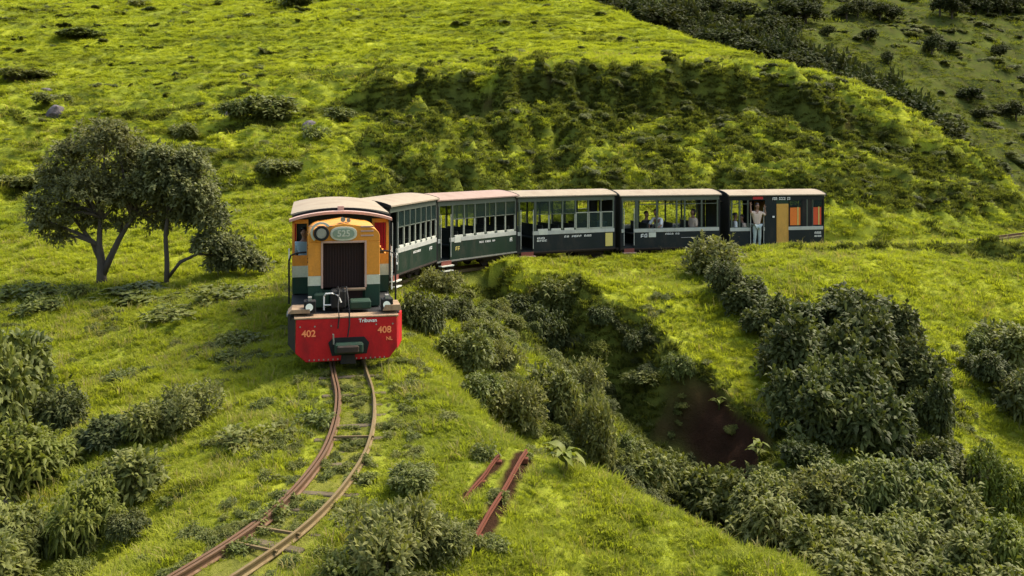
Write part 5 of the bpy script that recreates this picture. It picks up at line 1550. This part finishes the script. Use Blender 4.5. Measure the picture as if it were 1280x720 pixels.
def on_coach(i, lx, ly, lz):
    x, y, h, z = COACH[i]; a = -R(h)
    return (x + lx * math.cos(a) - ly * math.sin(a), y + lx * math.sin(a) + ly * math.cos(a), z + lz), a
down = ((.03, .0, -.27), (.05, -.06, -.50))
ndown = ((-.03, .0, -.27), (-.05, -.06, -.50))
def rider(i, lx, ly, lz, label, turn, *a, **k):
    loc, r = on_coach(i, lx, ly, lz); return person(label, loc, r + turn, *a, **k)
# standing passenger in the doorway of the last coach, both hands on the door rails
rider(4, .86, 1.04, .30, 'person standing in the open doorway of the last coach, pale trousers and light top', R(90), S_PINK, S_DENIM, ((-.12, -.10, .02), (-.10, -.04, .27)), ((.16, -.04, -.10), (.13, -.02, .16)), height=1.56, long_hair=True)
rider(3, .40, 1.62, .42, 'passenger in a white shirt leaning out at the middle of the fourth coach', R(30), S_WHITE, S_MAROON, ((-.06, -.16, -.20), (.04, -.28, -.34)), ((.08, -.14, -.20), (.02, -.30, -.30)), sit=True, lean=.35, height=1.62)
rider(3, .52, 2.80, .42, 'passenger in a tan top sitting near the right end of the fourth coach', R(10), S_PINK, S_MAROON, ndown, down, sit=True, height=1.6, long_hair=True)
rider(3, .15, 1.22, .36, 'passenger in dark clothes sitting left of the one in the white shirt', R(110), S_DKTR, S_DKTR, ndown, down, sit=True, height=1.58)
rider(4, .56, .36, .38, 'passenger in a white shirt at the left end of the last coach', R(165), S_WHITE, S_DKTR, ndown, down, sit=True, height=1.5)
rider(4, .56, .62, .34, 'passenger in a cream shirt beside the doorway of the last coach', R(10), S_PINK, S_DKTR, ndown, down, sit=True, height=1.46)
rider(2, .5, 3.35, .40, 'passenger in pale blue at the right end window of the middle coach', R(10), S_BLUE, S_DKTR, ndown, down, sit=True, height=1.5)
rider(0, .50, .34, .40, 'person just inside the near door of the coach behind the locomotive, light pinkish shirt', R(60), S_PINK, S_DKTR, ndown, down, height=1.42)
a_ = loco.rotation_euler.z; lp = loco.location
def on_loco(lx, ly, lz): return (lp.x + lx * math.cos(a_) - ly * math.sin(a_), lp.y + lx * math.sin(a_) + ly * math.cos(a_), lz)
person('driver in a pale blue shirt at the left cab window of the locomotive', on_loco(-.70, 3.05, .62), a_, S_BLUE, S_DKTR, ndown, down, height=1.45)

# ------------------------------------------------------------------ the track
def sweep(name, off, prof, mat, parent, i0=0, i1=None, dz=0.0, step=2, wob=0.0):
    P = TRKD[i0:i1:step]
    T = np.gradient(P[:, :2], axis=0); T /= np.linalg.norm(T, axis=1, keepdims=True)
    Rv = np.stack([T[:, 1], -T[:, 0]], 1)
    V = []; n = len(prof)
    for p, r in zip(P, Rv):
        for (a, b) in prof: V.append((p[0] + r[0] * (off + a), p[1] + r[1] * (off + a), p[2] + b + dz))
    Fc = []
    for i in range(len(P) - 1):
        for k in range(n):
            j = (k + 1) % n; Fc.append((i * n + k, i * n + j, (i + 1) * n + j, (i + 1) * n + k))
    Fc.append(tuple(range(n))[::-1]); Fc.append(tuple((len(P) - 1) * n + k for k in range(n)))
    me = np_mesh(name, V, Fc, mat)
    return obj(name, me, parent)
RP = [(-.05, -.095), (.05, -.095), (.05, -.085), (.012, -.070), (.010, -.035), (.026, -.026), (.026, -.004), (.020, 0), (-.020, 0), (-.026, -.004), (-.026, -.026), (-.010, -.035), (-.012, -.070), (-.05, -.085)]
RP = [(a * .64, b) for a, b in RP]
def build_track():
    root = empty('railway_track', (0, 0, 0)); tag(root, 'narrow gauge railway track curving out from under the locomotive through the grass', 'track')
    G = .285
    sweep('rail', -G, RP, P_RAIL, root); sweep('rail', G, RP, P_RAILT, root)
    i1 = int(np.argmin(np.abs(TRKD[:, 1] - 17.5) + (TRKD[:, 0] < -4) * 99))
    sweep('check_rail', -G + .050, RP, P_RAIL, root, 0, i1, -.004)
    # sleepers, half sunk in the turf
    seg = np.linalg.norm(np.diff(TRKD[:, :2], axis=0), axis=1); cum = np.concatenate([[0], np.cumsum(seg)])
    rg = random.Random(4); first = None
    d = .4
    while d < cum[-1]:
        i = min(int(np.searchsorted(cum, d)), len(TRKD) - 2)
        p = TRKD[i]; t = TRKD[min(i + 1, len(TRKD) - 1)] - TRKD[i - 1]
        if p[1] > 26: break
        if first is None:
            first = MB().box(-.50, .50, -.065, .065, -.19, -.098).build('sleeper', P_WOOD, root, .012); o = first
        else:
            o = first.copy(); COL.objects.link(o); o.parent = root
        o.location = (p[0], p[1], p[2] + rg.uniform(-.03, .012)); o.rotation_euler = (0, 0, math.atan2(t[1], t[0]) - math.pi / 2 + rg.uniform(-.05, .05))
        d += .44 + rg.uniform(-.05, .05)
    # one light tie bar across the rails
    for Y in (13.0, 10.0, 10.35):
        i = int(np.argmin(np.abs(TRKD[:, 1] - Y))); p = TRKD[i]; t = TRKD[i + 1] - TRKD[i - 1]
        o = MB().box(-.33, .33, -.014, .014, -.06, -.03).build('tie_bar', P_RAILT, root); o.location = tuple(p); o.rotation_euler = (0, 0, math.atan2(t[1], t[0]) - math.pi / 2)
build_track()

# two lengths of rusty iron lying in the grass on the spur
def rusty(px0, py0, px1, py1, label, lift=.07, w=1.0):
    x0, y0, z0 = hit(px0, py0); x1, y1, z1 = hit(px1, py1)
    a = Vector((x0, y0, z0 + lift + .03)); b = Vector((x1, y1, z1 + lift)); d = b - a
    root = empty('rusty_rail', tuple(a)); tag(root, label, 'rail', 'rusty iron lying on the spur')
    u = d.normalized(); s = u.cross(Vector((0, 0, 1))).normalized(); n = s.cross(u)
    prof = [(-.05, -.04), (.05, -.04), (.05, -.028), (.014, -.018), (.012, .022), (.030, .030), (.030, .048), (-.030, .048), (-.030, .030), (-.012, .022), (-.014, -.018), (-.05, -.028)]
    V = []; k = len(prof); N = 8
    for i in range(N + 1):
        p = d * (i / N) + n * (.012 * math.sin(i * 1.3))
        for q, r in prof: V.append(p + s * q * w + n * r * w)
    Fc = [(i * k + j, i * k + (j + 1) % k, (i + 1) * k + (j + 1) % k, (i + 1) * k + j) for i in range(N) for j in range(k)]
    Fc += [tuple(range(k))[::-1], tuple(N * k + j for j in range(k))]
    obj('rail_web', np_mesh('rail_web', V, Fc, P_RUSTY), root)
    m = MB()
    for t in (.06, .5, .93):
        c = d * t; m.box(c.x - .06, c.x + .06, c.y - .05, c.y + .05, c.z - .10, c.z - .03)
    m.build('iron_chair', P_RUSTY, root, .008)
rusty(658, 572, 592, 682, 'longer rusty iron rail lying tilted in the grass of the spur', .06, .48)
rusty(624, 574, 578, 630, 'shorter rusty iron rail half sunk in the grass left of the longer one', .02, .42)

# lettering becomes plain mesh
bpy.context.view_layer.update()
_dg = bpy.context.evaluated_depsgraph_get()
for o in list(FONTS):
    me = bpy.data.meshes.new_from_object(o.evaluated_get(_dg))
    n = bpy.data.objects.new('lettering', me); n.location = o.location; n.rotation_euler = o.rotation_euler
    link(n, o.parent)
    cu = o.data; bpy.data.objects.remove(o); bpy.data.curves.remove(cu)
